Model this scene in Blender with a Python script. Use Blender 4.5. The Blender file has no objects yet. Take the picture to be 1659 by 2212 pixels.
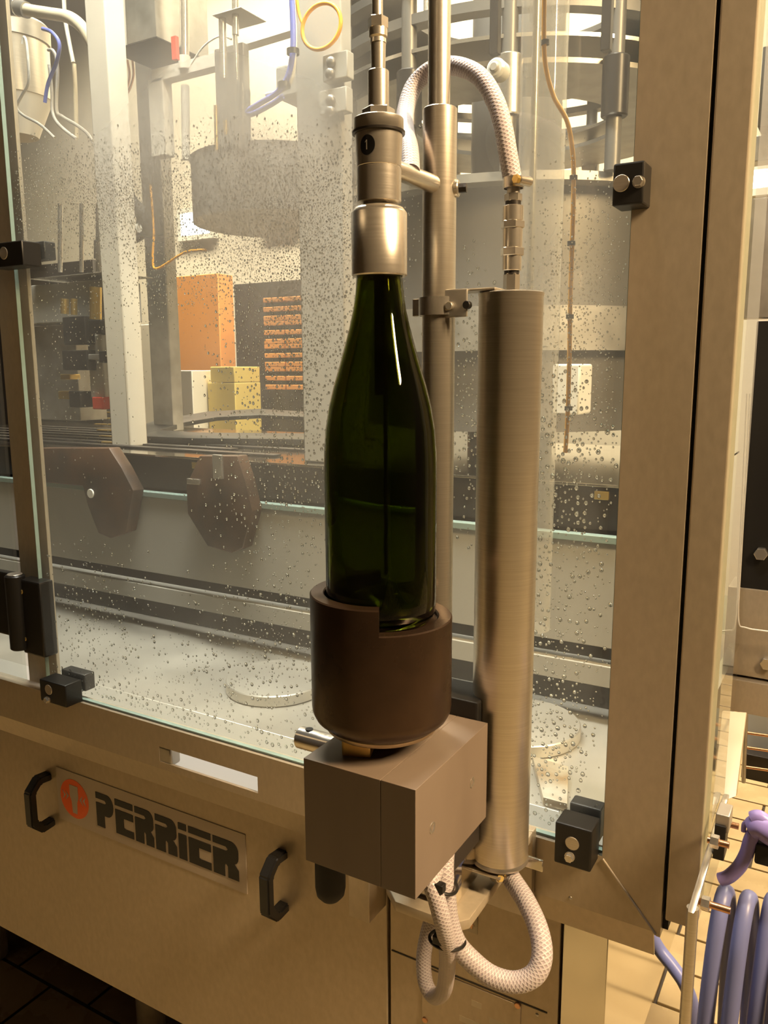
import bpy, bmesh, math, random
import numpy as np
from mathutils import Vector, Matrix
random.seed(7)
PI = math.pi
scene = bpy.context.scene
COL = scene.collection

# ------------------------------------------------------------------ camera
W, H, FPX = 1659.0, 2212.0, 1758.5
YAW, PITCH, ROLL = math.radians(30.43), math.radians(9.88), math.radians(-0.265)
CAM = Vector((0.3270, -0.7806, 1.45))
fw = Vector((-math.sin(YAW)*math.cos(PITCH), math.cos(YAW)*math.cos(PITCH), -math.sin(PITCH)))
r0 = Vector((math.cos(YAW), math.sin(YAW), 0)); u0 = r0.cross(fw)
rt = r0*math.cos(ROLL) + u0*math.sin(ROLL); up = u0*math.cos(ROLL) - r0*math.sin(ROLL)
cam = bpy.data.cameras.new('camera'); co = bpy.data.objects.new('camera', cam); COL.objects.link(co)
m = Matrix((rt, up, -fw)).transposed().to_4x4(); m.translation = CAM; co.matrix_world = m
cam.sensor_fit = 'VERTICAL'; cam.sensor_height = 24.0; cam.lens = FPX/H*24.0; cam.clip_start = 0.02
scene.camera = co
scene.view_settings.view_transform = 'Standard'; scene.view_settings.look = 'None'
scene.view_settings.gamma = 1.0; scene.view_settings.use_curve_mapping = False
scene.view_settings.exposure = 0.0
scene.cycles.max_bounces = 11; scene.cycles.transparent_max_bounces = 24
scene.cycles.transmission_bounces = 12; scene.cycles.glossy_bounces = 6; scene.cycles.diffuse_bounces = 4
scene.cycles.caustics_reflective = False; scene.cycles.caustics_refractive = False
scene.cycles.sample_clamp_indirect = 6.0

def ray(px, py): return rt*((px-W/2)/FPX) - up*((py-H/2)/FPX) + fw
def at(px, py, Y): v = ray(px, py); return CAM + v*((Y-CAM.y)/v.y)
def atx(px, py, X): v = ray(px, py); return CAM + v*((X-CAM.x)/v.x)
def atz(px, py, Z): v = ray(px, py); return CAM + v*((Z-CAM.z)/v.z)
def span(px, P): return px*((P-CAM).dot(fw))/FPX        # a length seen as px pixels at P

# ------------------------------------------------------------------ light
world = bpy.data.worlds.new('hall_air'); scene.world = world; world.use_nodes = True
bg = world.node_tree.nodes['Background']; bg.inputs[0].default_value = (1.0, 0.74, 0.45, 1); bg.inputs[1].default_value = 0.03
def area(name, loc, target, sx, sy, power, col, spread=180):
    l = bpy.data.lights.new(name, 'AREA'); l.shape = 'RECTANGLE'; l.size = sx; l.size_y = sy
    l.energy = power; l.color = col; l.spread = math.radians(spread)
    o = bpy.data.objects.new(name, l); COL.objects.link(o); o.location = loc
    o.rotation_euler = (Vector(target)-Vector(loc)).to_track_quat('-Z', 'Y').to_euler()
    return o
AMBER = (1.0, 0.70, 0.38); WARM = (1.0, 0.84, 0.62); WHITE = (1.0, 0.93, 0.83)
area('machine_lamp', (-0.62, 0.16, 2.95), (-0.55, 0.34, 0.9), 1.3, 0.16, 46, WHITE, 130)
area('carousel_lamp', (0.0, 0.16, 2.95), (-0.05, 0.4, 1.0), 0.4, 0.14, 17, WHITE, 130)
area('hall_lamp_right', (1.5, -0.31, 2.55), (0.1, -0.25, 1.3), 0.16, 0.7, 40, AMBER, 120)
area('hall_lamp_left', (-2.6, -2.4, 3.9), (-0.2, 0, 1.2), 1.4, 0.5, 1.5, AMBER, 110)
area('hall_lamp_back', (-2.2, 2.3, 4.1), (-2.2, 3.0, 1.5), 3.0, 0.6, 270, WARM, 130)
area('hall_lamp_far_right', (1.5, 2.6, 4.1), (1.2, 2.6, 0.0), 1.6, 0.6, 130, WARM)

# ------------------------------------------------------------------ materials
def mat(name, col, rough=0.5, metal=0.0, **kw):
    m = bpy.data.materials.new(name); m.use_nodes = True
    b = m.node_tree.nodes['Principled BSDF']
    b.inputs['Base Color'].default_value = (*col, 1); b.inputs['Roughness'].default_value = rough; b.inputs['Metallic'].default_value = metal
    for k, v in kw.items():
        k = k.replace('_', ' ')
        b.inputs[k].default_value = (*v, 1) if isinstance(v, tuple) and len(v) == 3 else v
    return m
def nd(m, t, **kw):
    n = m.node_tree.nodes.new(t)
    for k, v in kw.items(): setattr(n, k, v)
    return n
def lk(m, a, b): m.node_tree.links.new(a, b)
def P_(m): return m.node_tree.nodes['Principled BSDF']
def grain(m, c1, c2, scale=(1, 1, 1), nscale=40, rough=None, bump=0.0, detail=6, coord='Object'):
    tc = nd(m, 'ShaderNodeTexCoord'); mp = nd(m, 'ShaderNodeMapping'); mp.inputs['Scale'].default_value = scale
    nz = nd(m, 'ShaderNodeTexNoise'); nz.inputs['Scale'].default_value = nscale; nz.inputs['Detail'].default_value = detail
    cr = nd(m, 'ShaderNodeValToRGB'); cr.color_ramp.elements[0].color = (*c1, 1); cr.color_ramp.elements[1].color = (*c2, 1)
    cr.color_ramp.elements[0].position = 0.3; cr.color_ramp.elements[1].position = 0.7
    lk(m, tc.outputs[coord], mp.inputs[0]); lk(m, mp.outputs[0], nz.inputs['Vector']); lk(m, nz.outputs['Fac'], cr.inputs[0])
    lk(m, cr.outputs[0], P_(m).inputs['Base Color'])
    if rough:
        mr = nd(m, 'ShaderNodeMapRange'); mr.inputs['To Min'].default_value = rough[0]; mr.inputs['To Max'].default_value = rough[1]
        lk(m, nz.outputs['Fac'], mr.inputs['Value']); lk(m, mr.outputs[0], P_(m).inputs['Roughness'])
    if bump:
        bp = nd(m, 'ShaderNodeBump'); bp.inputs['Strength'].default_value = bump; bp.inputs['Distance'].default_value = 0.001
        lk(m, nz.outputs['Fac'], bp.inputs['Height']); lk(m, bp.outputs[0], P_(m).inputs['Normal'])
    return m
M = {}
M['frame'] = grain(mat('frame_steel', (.6, .55, .47), .42, .45), (.48, .41, .31), (.54, .46, .35), (1, 1, .5), 150, (.38, .46), .06)
M['panel'] = grain(mat('panel_steel', (.6, .55, .47), .45, .45), (.47, .39, .28), (.54, .45, .33), (1, 1, .6), 120, (.40, .48), .06)
M['mirror'] = mat('polished_steel', (.72, .68, .60), .12, 1.0)
M['steel'] = grain(mat('turned_steel', (.78, .73, .65), .2, .88), (.74, .69, .61), (.80, .75, .67), (1, 1, 90), 12, (.22, .29), 0)
M['satin'] = grain(mat('satin_steel', (.68, .62, .53), .3, .85), (.62, .56, .47), (.70, .64, .54), (2, 2, 120), 9, (.26, .33), 0)
def turned(m, amt):
    P_(m).inputs['Anisotropic'].default_value = amt
    t = nd(m, 'ShaderNodeTangent', direction_type='RADIAL', axis='Z'); lk(m, t.outputs[0], P_(m).inputs['Tangent'])
turned(M['steel'], .6); turned(M['satin'], .6)
M['dull'] = grain(mat('dull_steel', (.5, .47, .42), .45, .8), (.42, .39, .34), (.56, .52, .46), (1, 1, 1), 25, (.38, .52))
M['grey'] = mat('grey_paint', (.42, .40, .36), .5)
M['cream'] = mat('cream_paint', (.70, .64, .54), .55)
M['white'] = mat('white_plastic', (.80, .77, .70), .4)
M['black'] = mat('black_plastic', (.012, .011, .010), .42)
M['rubber'] = mat('black_rubber', (.012, .011, .010), .7)
M['mid'] = mat('mid_steel', (.20, .185, .165), .42, .5)
M['darkmetal'] = mat('dark_metal', (.035, .03, .027), .35, .3)
M['brown'] = grain(mat('brown_phenolic', (.10, .05, .025), .5), (.022, .014, .010), (.095, .045, .02), (1, 1, 1), 14)
M['cup'] = grain(mat('cup_bronze', (.05, .03, .02), .3, .6), (.045, .028, .018), (.078, .046, .028), (1, 1, 1), 18, (.24, .32))
turned(M['cup'], .8)
M['cupring'] = mat('cup_ring', (.55, .43, .28), .35, .8)
M['block'] = grain(mat('block_plastic', (.30, .23, .18), .42), (.180, .138, .108), (.222, .172, .134), (1, 1, .3), 16, (.36, .48), .03)
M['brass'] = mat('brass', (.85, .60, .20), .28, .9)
M['copper'] = mat('copper', (.65, .36, .2), .35, 1.0)
M['orange'] = mat('orange_cable', (1.0, .46, .03), .4)
M['orangep'] = mat('orange_plastic', (.78, .34, .10), .5)
M['yellow'] = mat('yellow_card', (.74, .58, .18), .5)
M['blue'] = mat('blue_hose', (.17, .19, .40), .38)
M['bluep'] = mat('blue_tube', (.16, .20, .62), .35)
M['purple'] = mat('purple_plastic', (.34, .28, .72), .35)
M['pipe'] = mat('beige_hose', (.80, .70, .50), .45)
M['red'] = mat('red_plastic', (.75, .08, .04), .45)
M['ink'] = mat('black_print', (.010, .009, .008), .5)
M['logo'] = mat('orange_print', (1.0, .15, .02), .5)
M['plate'] = mat('nameplate_film', (.52, .44, .36), .45)
M['paper'] = mat('label_paper', (.60, .52, .38), .55)
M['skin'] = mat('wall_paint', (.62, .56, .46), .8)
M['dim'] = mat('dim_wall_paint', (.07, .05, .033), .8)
M['tray'] = grain(mat('tray_steel', (.7, .66, .58), .38, .75), (.60, .56, .49), (.76, .72, .64), (1, 1, 1), 6, (.30, .46), .05)
M['tile'] = grain(mat('floor_tile', (.5, .38, .2), .3), (.40, .29, .14), (.52, .39, .20), (1, 1, 1), 9, (.14, .4))
M['grout'] = mat('grout', (.06, .045, .03), .8)
def emis(name, col, s):
    m = bpy.data.materials.new(name); m.use_nodes = True; nt = m.node_tree; nt.nodes.remove(nt.nodes['Principled BSDF'])
    e = nt.nodes.new('ShaderNodeEmission'); e.inputs[0].default_value = (*col, 1); e.inputs[1].default_value = s
    nt.links.new(e.outputs[0], nt.nodes['Material Output'].inputs[0]); return m
M['daylight'] = emis('daylight_pane', (.80, .90, 1.0), 9.0)
M['lampglow'] = emis('lamp_glow', (1.0, .90, .70), 7.0)
# bottle glass
M['bottle'] = mat('green_glass', (.13, .155, .010), .02, 0, Transmission_Weight=1.0, IOR=1.5)
M['drop'] = mat('water_drop', (1, 1, 1), .0, 0, Transmission_Weight=1.0, IOR=1.33)
M['knobw'] = mat('clear_knob', (.75, .73, .68), .2)
# braided hose
def braid():
    m = mat('braided_hose', (.74, .66, .68), .28, 0, Transmission_Weight=.25, IOR=1.35)
    m.node_tree.nodes['Principled BSDF'].inputs['Subsurface Weight'].default_value = .25
    m.node_tree.nodes['Principled BSDF'].inputs['Subsurface Radius'].default_value = (.006, .005, .005)
    uv = nd(m, 'ShaderNodeUVMap'); sp = nd(m, 'ShaderNodeSeparateXYZ'); lk(m, uv.outputs[0], sp.inputs[0])
    outs = []
    for sgn in (1, -1):
        a = nd(m, 'ShaderNodeMath', operation='MULTIPLY'); lk(m, sp.outputs[0], a.inputs[0]); a.inputs[1].default_value = 2*PI*300
        b = nd(m, 'ShaderNodeMath', operation='MULTIPLY'); lk(m, sp.outputs[1], b.inputs[0]); b.inputs[1].default_value = 2*PI*9*sgn
        c = nd(m, 'ShaderNodeMath', operation='ADD'); lk(m, a.outputs[0], c.inputs[0]); lk(m, b.outputs[0], c.inputs[1])
        s = nd(m, 'ShaderNodeMath', operation='SINE'); lk(m, c.outputs[0], s.inputs[0]); outs.append(s)
    mx = nd(m, 'ShaderNodeMath', operation='MAXIMUM'); lk(m, outs[0].outputs[0], mx.inputs[0]); lk(m, outs[1].outputs[0], mx.inputs[1])
    cr = nd(m, 'ShaderNodeValToRGB'); cr.color_ramp.elements[0].position = .55; cr.color_ramp.elements[0].color = (.58, .50, .53, 1)
    cr.color_ramp.elements[1].position = .95; cr.color_ramp.elements[1].color = (.86, .80, .80, 1)
    lk(m, mx.outputs[0], cr.inputs[0]); lk(m, cr.outputs[0], P_(m).inputs['Base Color'])
    bp = nd(m, 'ShaderNodeBump'); bp.inputs['Strength'].default_value = .35; bp.inputs['Distance'].default_value = .0006
    lk(m, mx.outputs[0], bp.inputs['Height']); lk(m, bp.outputs[0], P_(m).inputs['Normal'])
    return m
M['braid'] = braid()
# window glass: clear sheet with a film of condensation
def sheet(name, fog_lo, fog_hi, blobs, tint=(.95, .98, .955), fogc=(.80, .79, .76)):
    m = bpy.data.materials.new(name); m.use_nodes = True; nt = m.node_tree; nt.nodes.remove(nt.nodes['Principled BSDF'])
    tr = nd(m, 'ShaderNodeBsdfTransparent'); tr.inputs[0].default_value = (*tint, 1)
    gl = nd(m, 'ShaderNodeBsdfGlossy'); gl.inputs['Roughness'].default_value = .03
    df = nd(m, 'ShaderNodeBsdfDiffuse'); df.inputs[0].default_value = (*fogc, 1)
    tl = nd(m, 'ShaderNodeBsdfTranslucent'); tl.inputs[0].default_value = (*fogc, 1)
    fogm = nd(m, 'ShaderNodeMixShader'); fogm.inputs[0].default_value = .6
    lk(m, df.outputs[0], fogm.inputs[1]); lk(m, tl.outputs[0], fogm.inputs[2])
    tc = nd(m, 'ShaderNodeTexCoord'); nz = nd(m, 'ShaderNodeTexNoise'); nz.inputs['Scale'].default_value = 4.5; nz.inputs['Detail'].default_value = 6
    lk(m, tc.outputs['Object'], nz.inputs['Vector'])
    acc = None
    for (cx, cz, rx, rz, amt) in blobs:      # patches where breath-like fog lies on the pane (local x, z)
        mp = nd(m, 'ShaderNodeMapping'); mp.inputs['Location'].default_value = (-cx/rx, 0, -cz/rz); mp.inputs['Scale'].default_value = (1/rx, 0, 1/rz)
        lk(m, tc.outputs['Object'], mp.inputs[0])
        ln = nd(m, 'ShaderNodeVectorMath', operation='LENGTH'); lk(m, mp.outputs[0], ln.inputs[0])
        mr = nd(m, 'ShaderNodeMapRange', interpolation_type='SMOOTHSTEP')
        mr.inputs['From Min'].default_value = .25; mr.inputs['From Max'].default_value = 1.0
        mr.inputs['To Min'].default_value = amt; mr.inputs['To Max'].default_value = 0
        lk(m, ln.outputs['Value'], mr.inputs['Value'])
        if acc is None: acc = mr.outputs[0]
        else:
            ad = nd(m, 'ShaderNodeMath', operation='ADD'); lk(m, acc, ad.inputs[0]); lk(m, mr.outputs[0], ad.inputs[1]); acc = ad.outputs[0]
    mr = nd(m, 'ShaderNodeMapRange'); mr.inputs['From Min'].default_value = .3; mr.inputs['From Max'].default_value = .7
    mr.inputs['To Min'].default_value = fog_lo; mr.inputs['To Max'].default_value = fog_hi; lk(m, nz.outputs['Fac'], mr.inputs['Value'])
    if acc is not None:
        mr2 = nd(m, 'ShaderNodeMapRange'); mr2.inputs['From Min'].default_value = .25; mr2.inputs['From Max'].default_value = .75
        mr2.inputs['To Min'].default_value = .7; mr2.inputs['To Max'].default_value = 1.2; lk(m, nz.outputs['Fac'], mr2.inputs['Value'])
        mu = nd(m, 'ShaderNodeMath', operation='MULTIPLY'); lk(m, acc, mu.inputs[0]); lk(m, mr2.outputs[0], mu.inputs[1])
        ad = nd(m, 'ShaderNodeMath', operation='ADD', use_clamp=True); lk(m, mu.outputs[0], ad.inputs[0]); lk(m, mr.outputs[0], ad.inputs[1]); fac = ad.outputs[0]
    else: fac = mr.outputs[0]
    m1 = nd(m, 'ShaderNodeMixShader'); lk(m, fac, m1.inputs[0]); lk(m, tr.outputs[0], m1.inputs[1]); lk(m, fogm.outputs[0], m1.inputs[2])
    fr0 = nd(m, 'ShaderNodeFresnel'); fr0.inputs['IOR'].default_value = 1.45
    ge = nd(m, 'ShaderNodeNewGeometry'); iv = nd(m, 'ShaderNodeMath', operation='SUBTRACT'); iv.inputs[0].default_value = 1.0; lk(m, ge.outputs['Backfacing'], iv.inputs[1])
    fr = nd(m, 'ShaderNodeMath', operation='MULTIPLY'); lk(m, fr0.outputs[0], fr.inputs[0]); lk(m, iv.outputs[0], fr.inputs[1])
    m2 = nd(m, 'ShaderNodeMixShader'); lk(m, fr.outputs[0], m2.inputs[0]); lk(m, m1.outputs[0], m2.inputs[1]); lk(m, gl.outputs[0], m2.inputs[2])
    lk(m, m2.outputs[0], nt.nodes['Material Output'].inputs[0]); return m
M['gedge'] = mat('glass_edge', (.36, .48, .44), .15, 0, Transmission_Weight=.3)
M['acrylic'] = sheet('acrylic_sheet', .04, .07, [])

# ------------------------------------------------------------------ mesh helpers
WL = {}
class MB:
    def __init__(s): s.bm = bmesh.new(); s.uv = s.bm.loops.layers.uv.new('UVMap')
    def box(s, a, b, bev=0.0, seg=2, rot=None, piv=None):
        a, b = Vector(a), Vector(b)
        lo = Vector(map(min, a, b)); hi = Vector(map(max, a, b)); c = (lo+hi)/2; d = hi-lo
        t = bmesh.new(); bmesh.ops.create_cube(t, size=1.0)
        for v in t.verts: v.co = Vector((v.co.x*d.x, v.co.y*d.y, v.co.z*d.z))
        if bev > 0:
            bmesh.ops.bevel(t, geom=t.edges[:], offset=min(bev, min(d)*.45), segments=seg, affect='EDGES', profile=.5)
            for f in t.faces:
                if len(f.verts) == 4 and max(abs(c) for c in f.normal) > .9999:
                    for e in f.edges: e.smooth = False
        mt = Matrix.Translation(c)
        if rot is not None:
            pv = Vector(piv) if piv is not None else c
            mt = Matrix.Translation(pv) @ rot.to_4x4() @ Matrix.Translation(c-pv)
        t.transform(mt); s._merge(t); return s
    def _merge(s, t):
        me = bpy.data.meshes.new('t'); t.to_mesh(me); t.free(); s.bm.from_mesh(me); bpy.data.meshes.remove(me)
    def cyl(s, p0, p1, r, seg=24, r2=None, bev=0.0, ang=0.0):
        p0, p1 = Vector(p0), Vector(p1); d = p1-p0; L = d.length; r2 = r if r2 is None else r2
        prof = [(0, 0), (r-bev, 0), (r, bev), (r2, L-bev), (r2-bev, L), (0, L)] if bev > 0 else [(0, 0), (r, 0), (r2, L), (0, L)]
        return s.lathe(prof, p0, d, seg, ang)
    def lathe(s, prof, o=(0, 0, 0), axis=(0, 0, 1), seg=32, ang=0.0, a0=0.0, a1=2*PI):
        q = Vector(axis).to_track_quat('Z', 'Y').to_matrix() if Vector(axis).normalized().z < .9999 else Matrix.Identity(3)
        o = Vector(o); full = abs(a1-a0-2*PI) < 1e-6; n = seg if full else seg+1
        rings = []
        for (r, z) in prof:
            if r < 1e-7: rings.append([s.bm.verts.new(o+q@Vector((0, 0, z)))])
            else: rings.append([s.bm.verts.new(o+q@Vector((r*math.cos(a0+ang+(a1-a0)*i/seg), r*math.sin(a0+ang+(a1-a0)*i/seg), z))) for i in range(n)])
        for A, B in zip(rings[:-1], rings[1:]):
            for i in range(seg):
                j = (i+1) % n if full else i+1
                try:
                    if len(A) == 1 and len(B) == 1: continue
                    if len(A) == 1: s.bm.faces.new((A[0], B[j], B[i]))
                    elif len(B) == 1: s.bm.faces.new((A[i], A[j], B[0]))
                    else: s.bm.faces.new((A[i], A[j], B[j], B[i]))
                except ValueError: pass
        return s
    def hexn(s, p0, p1, r, ang=0.0): return s.cyl(p0, p1, r, 6, bev=r*.06, ang=ang)
    def tube(s, pts, r, seg=12, sub=8, closed=False, caps=True, radii=None):
        P = spline(pts, sub, closed); n = len(P)
        T = [((P[(i+1) % n] if closed or i < n-1 else P[i]) - (P[i-1] if closed or i > 0 else P[i])).normalized() for i in range(n)]
        nrm = T[0].orthogonal().normalized(); rings = []; L = 0.0; Ls = []
        for i in range(n):
            if i: L += (P[i]-P[i-1]).length
            Ls.append(L)
            nrm = (nrm - T[i]*nrm.dot(T[i])).normalized(); bn = T[i].cross(nrm)
            rr = r if radii is None else radii(i/(n-1))
            rings.append([s.bm.verts.new(P[i]+(nrm*math.cos(2*PI*k/seg)+bn*math.sin(2*PI*k/seg))*rr) for k in range(seg)])
        m_ = n if closed else n-1
        for i in range(m_):
            A, B = rings[i], rings[(i+1) % n]
            for k in range(seg):
                f = s.bm.faces.new((A[k], A[(k+1) % seg], B[(k+1) % seg], B[k]))
                la, lb = Ls[i], Ls[i+1] if i+1 < n else L
                for l, uvc in zip(f.loops, ((la, k/seg), (la, (k+1)/seg), (lb, (k+1)/seg), (lb, k/seg))): l[s.uv].uv = uvc
        if caps and not closed: s.bm.faces.new(rings[0][::-1]); s.bm.faces.new(rings[-1])
        return s
    def prism(s, poly, d, bev=0.0):
        """planar polygon (3D points) pushed along d"""
        d = Vector(d); t = bmesh.new()
        A = [t.verts.new(Vector(p)) for p in poly]; B = [t.verts.new(Vector(p)+d) for p in poly]; n = len(A)
        t.faces.new(A[::-1]); t.faces.new(B)
        for i in range(n): t.faces.new((A[i], A[(i+1) % n], B[(i+1) % n], B[i]))
        bmesh.ops.recalc_face_normals(t, faces=t.faces[:])
        if bev > 0: bmesh.ops.bevel(t, geom=t.edges[:], offset=bev, segments=2, affect='EDGES', profile=.5)
        s._merge(t); return s
    def quad(s, *p): s.bm.faces.new([s.bm.verts.new(Vector(q)) for q in p]); return s
    def sphere(s, c, r, sx=1, sy=1, sz=1, seg=16):
        t = bmesh.new(); bmesh.ops.create_uvsphere(t, u_segments=seg, v_segments=max(6, seg//2), radius=r)
        t.transform(Matrix.Translation(Vector(c)) @ Matrix.Diagonal((sx, sy, sz, 1))); s._merge(t); return s
    def build(s, name, mat_, parent=None, smooth=True, recalc=True):
        bm = s.bm
        if recalc: bmesh.ops.recalc_face_normals(bm, faces=bm.faces[:])
        if smooth:
            for f in bm.faces: f.smooth = True
            for e in bm.edges:
                if len(e.link_faces) == 2 and e.calc_face_angle(0) > math.radians(38): e.smooth = False
        if parent is not None: org = WL[parent.name]
        else:
            xs = np.array([v.co[:] for v in bm.verts]); lo, hi = xs.min(0), xs.max(0)
            org = Vector(((lo[0]+hi[0])/2, (lo[1]+hi[1])/2, lo[2]))
        bmesh.ops.translate(bm, vec=-org, verts=bm.verts[:])
        me = bpy.data.meshes.new(name); bm.to_mesh(me); bm.free()
        me.materials.append(M[mat_] if isinstance(mat_, str) else mat_)
        o = bpy.data.objects.new(name, me); COL.objects.link(o)
        if parent is not None: o.parent = parent
        else: o.location = org
        WL[o.name] = org
        return o
def spline(pts, sub, closed=False):
    P = [Vector(p) for p in pts]
    if len(P) == 2 or sub <= 1: return P
    out = []; n = len(P); m_ = n if closed else n-1
    for i in range(m_):
        if closed: p0, p1, p2, p3 = P[i-1], P[i], P[(i+1) % n], P[(i+2) % n]
        else: p0, p1, p2, p3 = P[max(i-1, 0)], P[i], P[i+1], P[min(i+2, n-1)]
        for k in range(sub):
            t = k/sub
            out.append(.5*((2*p1)+(p2-p0)*t+(2*p0-5*p1+4*p2-p3)*t*t+(3*p1-p0-3*p2+p3)*t**3))
    if not closed: out.append(P[-1])
    return out
def thing(name, label, cat, loc, group=None):
    o = bpy.data.objects.new(name, None); COL.objects.link(o); o.location = loc; o.empty_display_size = .05
    WL[o.name] = Vector(loc); return tag(o, label, cat, group)
def tag(o, label=None, cat=None, group=None, kind=None):
    if label: o['label'] = label
    if cat: o['category'] = cat
    if group: o['group'] = group
    if kind: o['kind'] = kind
    return o
def struct(o): o['kind'] = 'structure'; return o
def zrot(a): return Matrix.Rotation(a, 3, 'Z')
def yrot(a): return Matrix.Rotation(a, 3, 'Y')
def text_mb(body, size, thick, org, right, upv, nrm, align='LEFT'):
    cu = bpy.data.curves.new('t', 'FONT'); cu.body = body; cu.size = size; cu.extrude = thick/2; cu.align_x = align
    o = bpy.data.objects.new('t', cu); COL.objects.link(o); bpy.context.view_layer.update()
    me = bpy.data.meshes.new_from_object(o.evaluated_get(bpy.context.evaluated_depsgraph_get()))
    bpy.data.objects.remove(o); bpy.data.curves.remove(cu)
    b = MB(); mt = Matrix((Vector(right), Vector(upv), Vector(nrm))).transposed().to_4x4(); mt.translation = Vector(org)
    me.transform(mt); b.bm.from_mesh(me); bpy.data.meshes.remove(me); return b

# ================================================================== THE ROOM
XL, XR, YF, YB, ZC = -7.0, 4.0, -3.6, 3.4, 4.4
b = MB(); b.box((XL, YF, -.06), (XR, YB, -.008)); floor = struct(b.build('floor', 'grout'))
# tiles one by one where they show (rows every 134.5 mm)
tp, tl = .1345, .252
tb = MB(); tb.box((-tl/2+.004, -tp/2+.004, -.008), (tl/2-.004, tp/2-.004, 0), .0012, 1); t0 = tb.build('tile', 'tile'); tme = t0.data
bpy.data.objects.remove(t0)
for v in tme.vertices: v.co.z -= 0
def tile_obj(x, y):
    o = bpy.data.objects.new('tile', tme); COL.objects.link(o); o.parent = floor
    o.location = Vector((x, y, -.008)) - WL[floor.name]
row = 0
for r in range(5, 24):
    y = .504 + r*tp - 3*tp
    off = .02 + (tl/2 if r % 2 else 0)
    for c in range(-3, 4):
        x = off + c*tl
        if -.35 < x < .75 and y < 3.2: tile_obj(x, y)
b = MB()
ny = int((YB-YF)/tp)
def rect(b, x0, y0, x1, y1): b.quad((x0, y0, 0), (x1, y0, 0), (x1, y1, 0), (x0, y1, 0))
for r in range(-30, 24):
    y = .504 + r*tp - 3*tp
    if y < YF+.1 or y > YB-.1: continue
    off = .02 + (tl/2 if r % 2 else 0)
    for c in range(-13, 15):
        x = off + c*tl
        if x < -2.6 or x > 3.6: continue
        if r >= 5 and -.35 < x < .75: continue
        rect(b, x-tl/2+.004, y-tp/2+.004, x+tl/2-.004, y+tp/2-.004)
o = b.build('tile_field', 'tile', floor); o['kind'] = 'stuff'
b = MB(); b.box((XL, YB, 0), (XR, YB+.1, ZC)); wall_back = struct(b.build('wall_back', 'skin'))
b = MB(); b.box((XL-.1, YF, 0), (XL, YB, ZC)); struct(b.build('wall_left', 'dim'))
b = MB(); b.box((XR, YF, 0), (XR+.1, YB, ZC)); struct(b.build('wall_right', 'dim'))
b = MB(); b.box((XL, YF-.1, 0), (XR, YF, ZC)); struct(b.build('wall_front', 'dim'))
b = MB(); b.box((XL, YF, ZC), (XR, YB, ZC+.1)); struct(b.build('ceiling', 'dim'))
# bright windows in the back wall
def hall_window(n, x0, y0, x1, y1, mull):
    A = at(x0, y1, YB-.02); B = at(x1, y0, YB-.02)
    b = MB(); fr = .03
    b.box((A.x-fr, YB-.05, A.z-fr), (B.x+fr, YB-.001, A.z)); b.box((A.x-fr, YB-.05, B.z), (B.x+fr, YB-.001, B.z+fr))
    b.box((A.x-fr, YB-.05, A.z), (A.x, YB-.001, B.z)); b.box((B.x, YB-.05, A.z), (B.x+fr, YB-.001, B.z))
    w = struct(b.build('window_%d' % n, 'white'))
    for k in range(mull):
        xa = A.x+(B.x-A.x)*k/mull + .012; xb = A.x+(B.x-A.x)*(k+1)/mull - .012
        MB().box((xa, YB-.03, A.z), (xb, YB-.02, B.z)).build('pane', 'daylight', w)
hall_window(1, 398, 455, 458, 512, 2); hall_window(2, 575, 455, 637, 497, 4); hall_window(3, 1206, 372, 1232, 432, 1); hall_window(4, 1612, 362, 1700, 412, 2)

# ================================================================== MACHINE FRAME
FY = -.004
zt, zf, zb = .953, .887, .852          # rail top, fold, bottom
fr = thing('machine_frame', 'brushed stainless steel machine frame with mitred corner, posts and slotted bottom rail', 'frame', (-.3, .05, .55))
# bottom rail with its slot
XR0, XR1 = -1.75, .1855
sx0, sx1, sz0, sz1 = -.505, -.325, .898, .921
b = MB()
b.box((XR0, FY, zf), (sx0, .0, zt)); b.box((sx1, FY, zf), (.131, .0, zt))
b.box((sx0, FY, sz1), (sx1, 0, zt)); b.box((sx0, FY, zf), (sx1, 0, sz0))
b.prism([(XR0, FY, zf), (XR0, 0, zf), (XR0, .012, zb), (XR0, .008, zb)], (XR1-XR0, 0, 0))
b.prism([(.131, FY, zt), (.1875, FY, zf), (.131, FY, zf)], (0, .004, 0))
b.box((XR0, 0, zt-.003), (.131, .016, zt))
b.build('bottom_rail', 'frame', fr)
b = MB(); b.box((sx0-.003, FY+.001, sz0-.004), (sx0+.022, FY+.02, sz1), .003); b.build('slot_stop', 'dull', fr)
# right corner post (front leaf) and the second leaf beyond the groove
b = MB()
b.prism([(.131, FY, zt), (.1885, FY, zf-.004), (.1925, FY, zf-.004), (.1925, FY, 3.0), (.131, FY, 3.0)], (0, .045, 0))
b.build('corner_post', 'frame', fr)
b = MB(); b.tube([(.1315, FY-.0005, zt-.002), (.188, FY-.0005, zf-.002)], .0012, 8, 1); b.build('mitre_weld', 'frame', fr)
b = MB(); b.box((.196, FY+.001, zf+.016), (.2255, .040, 3.0), .0015); b.build('outer_post', 'frame', fr)
b = MB(); b.box((.190, .006, zf), (.198, .05, 3.0)); b.build('post_groove', 'rubber', fr)
# left post
PLa, PLb = at(24, 1106, .012).x, at(88, 1106, .012).x
b = MB(); b.box((PLa, .0195, zt-.004), (PLb, .026, 3.0), .001); b.build('left_post', 'frame', fr)
# inner weather lip under the glass and sloped gutter
b = MB()
b.prism([(XR0, .050, .957), (XR0, .014, .875), (XR0, .016, .873), (XR0, .052, .954)], (.12-XR0, 0, 0)); b.build('gutter', 'white', fr)
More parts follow.
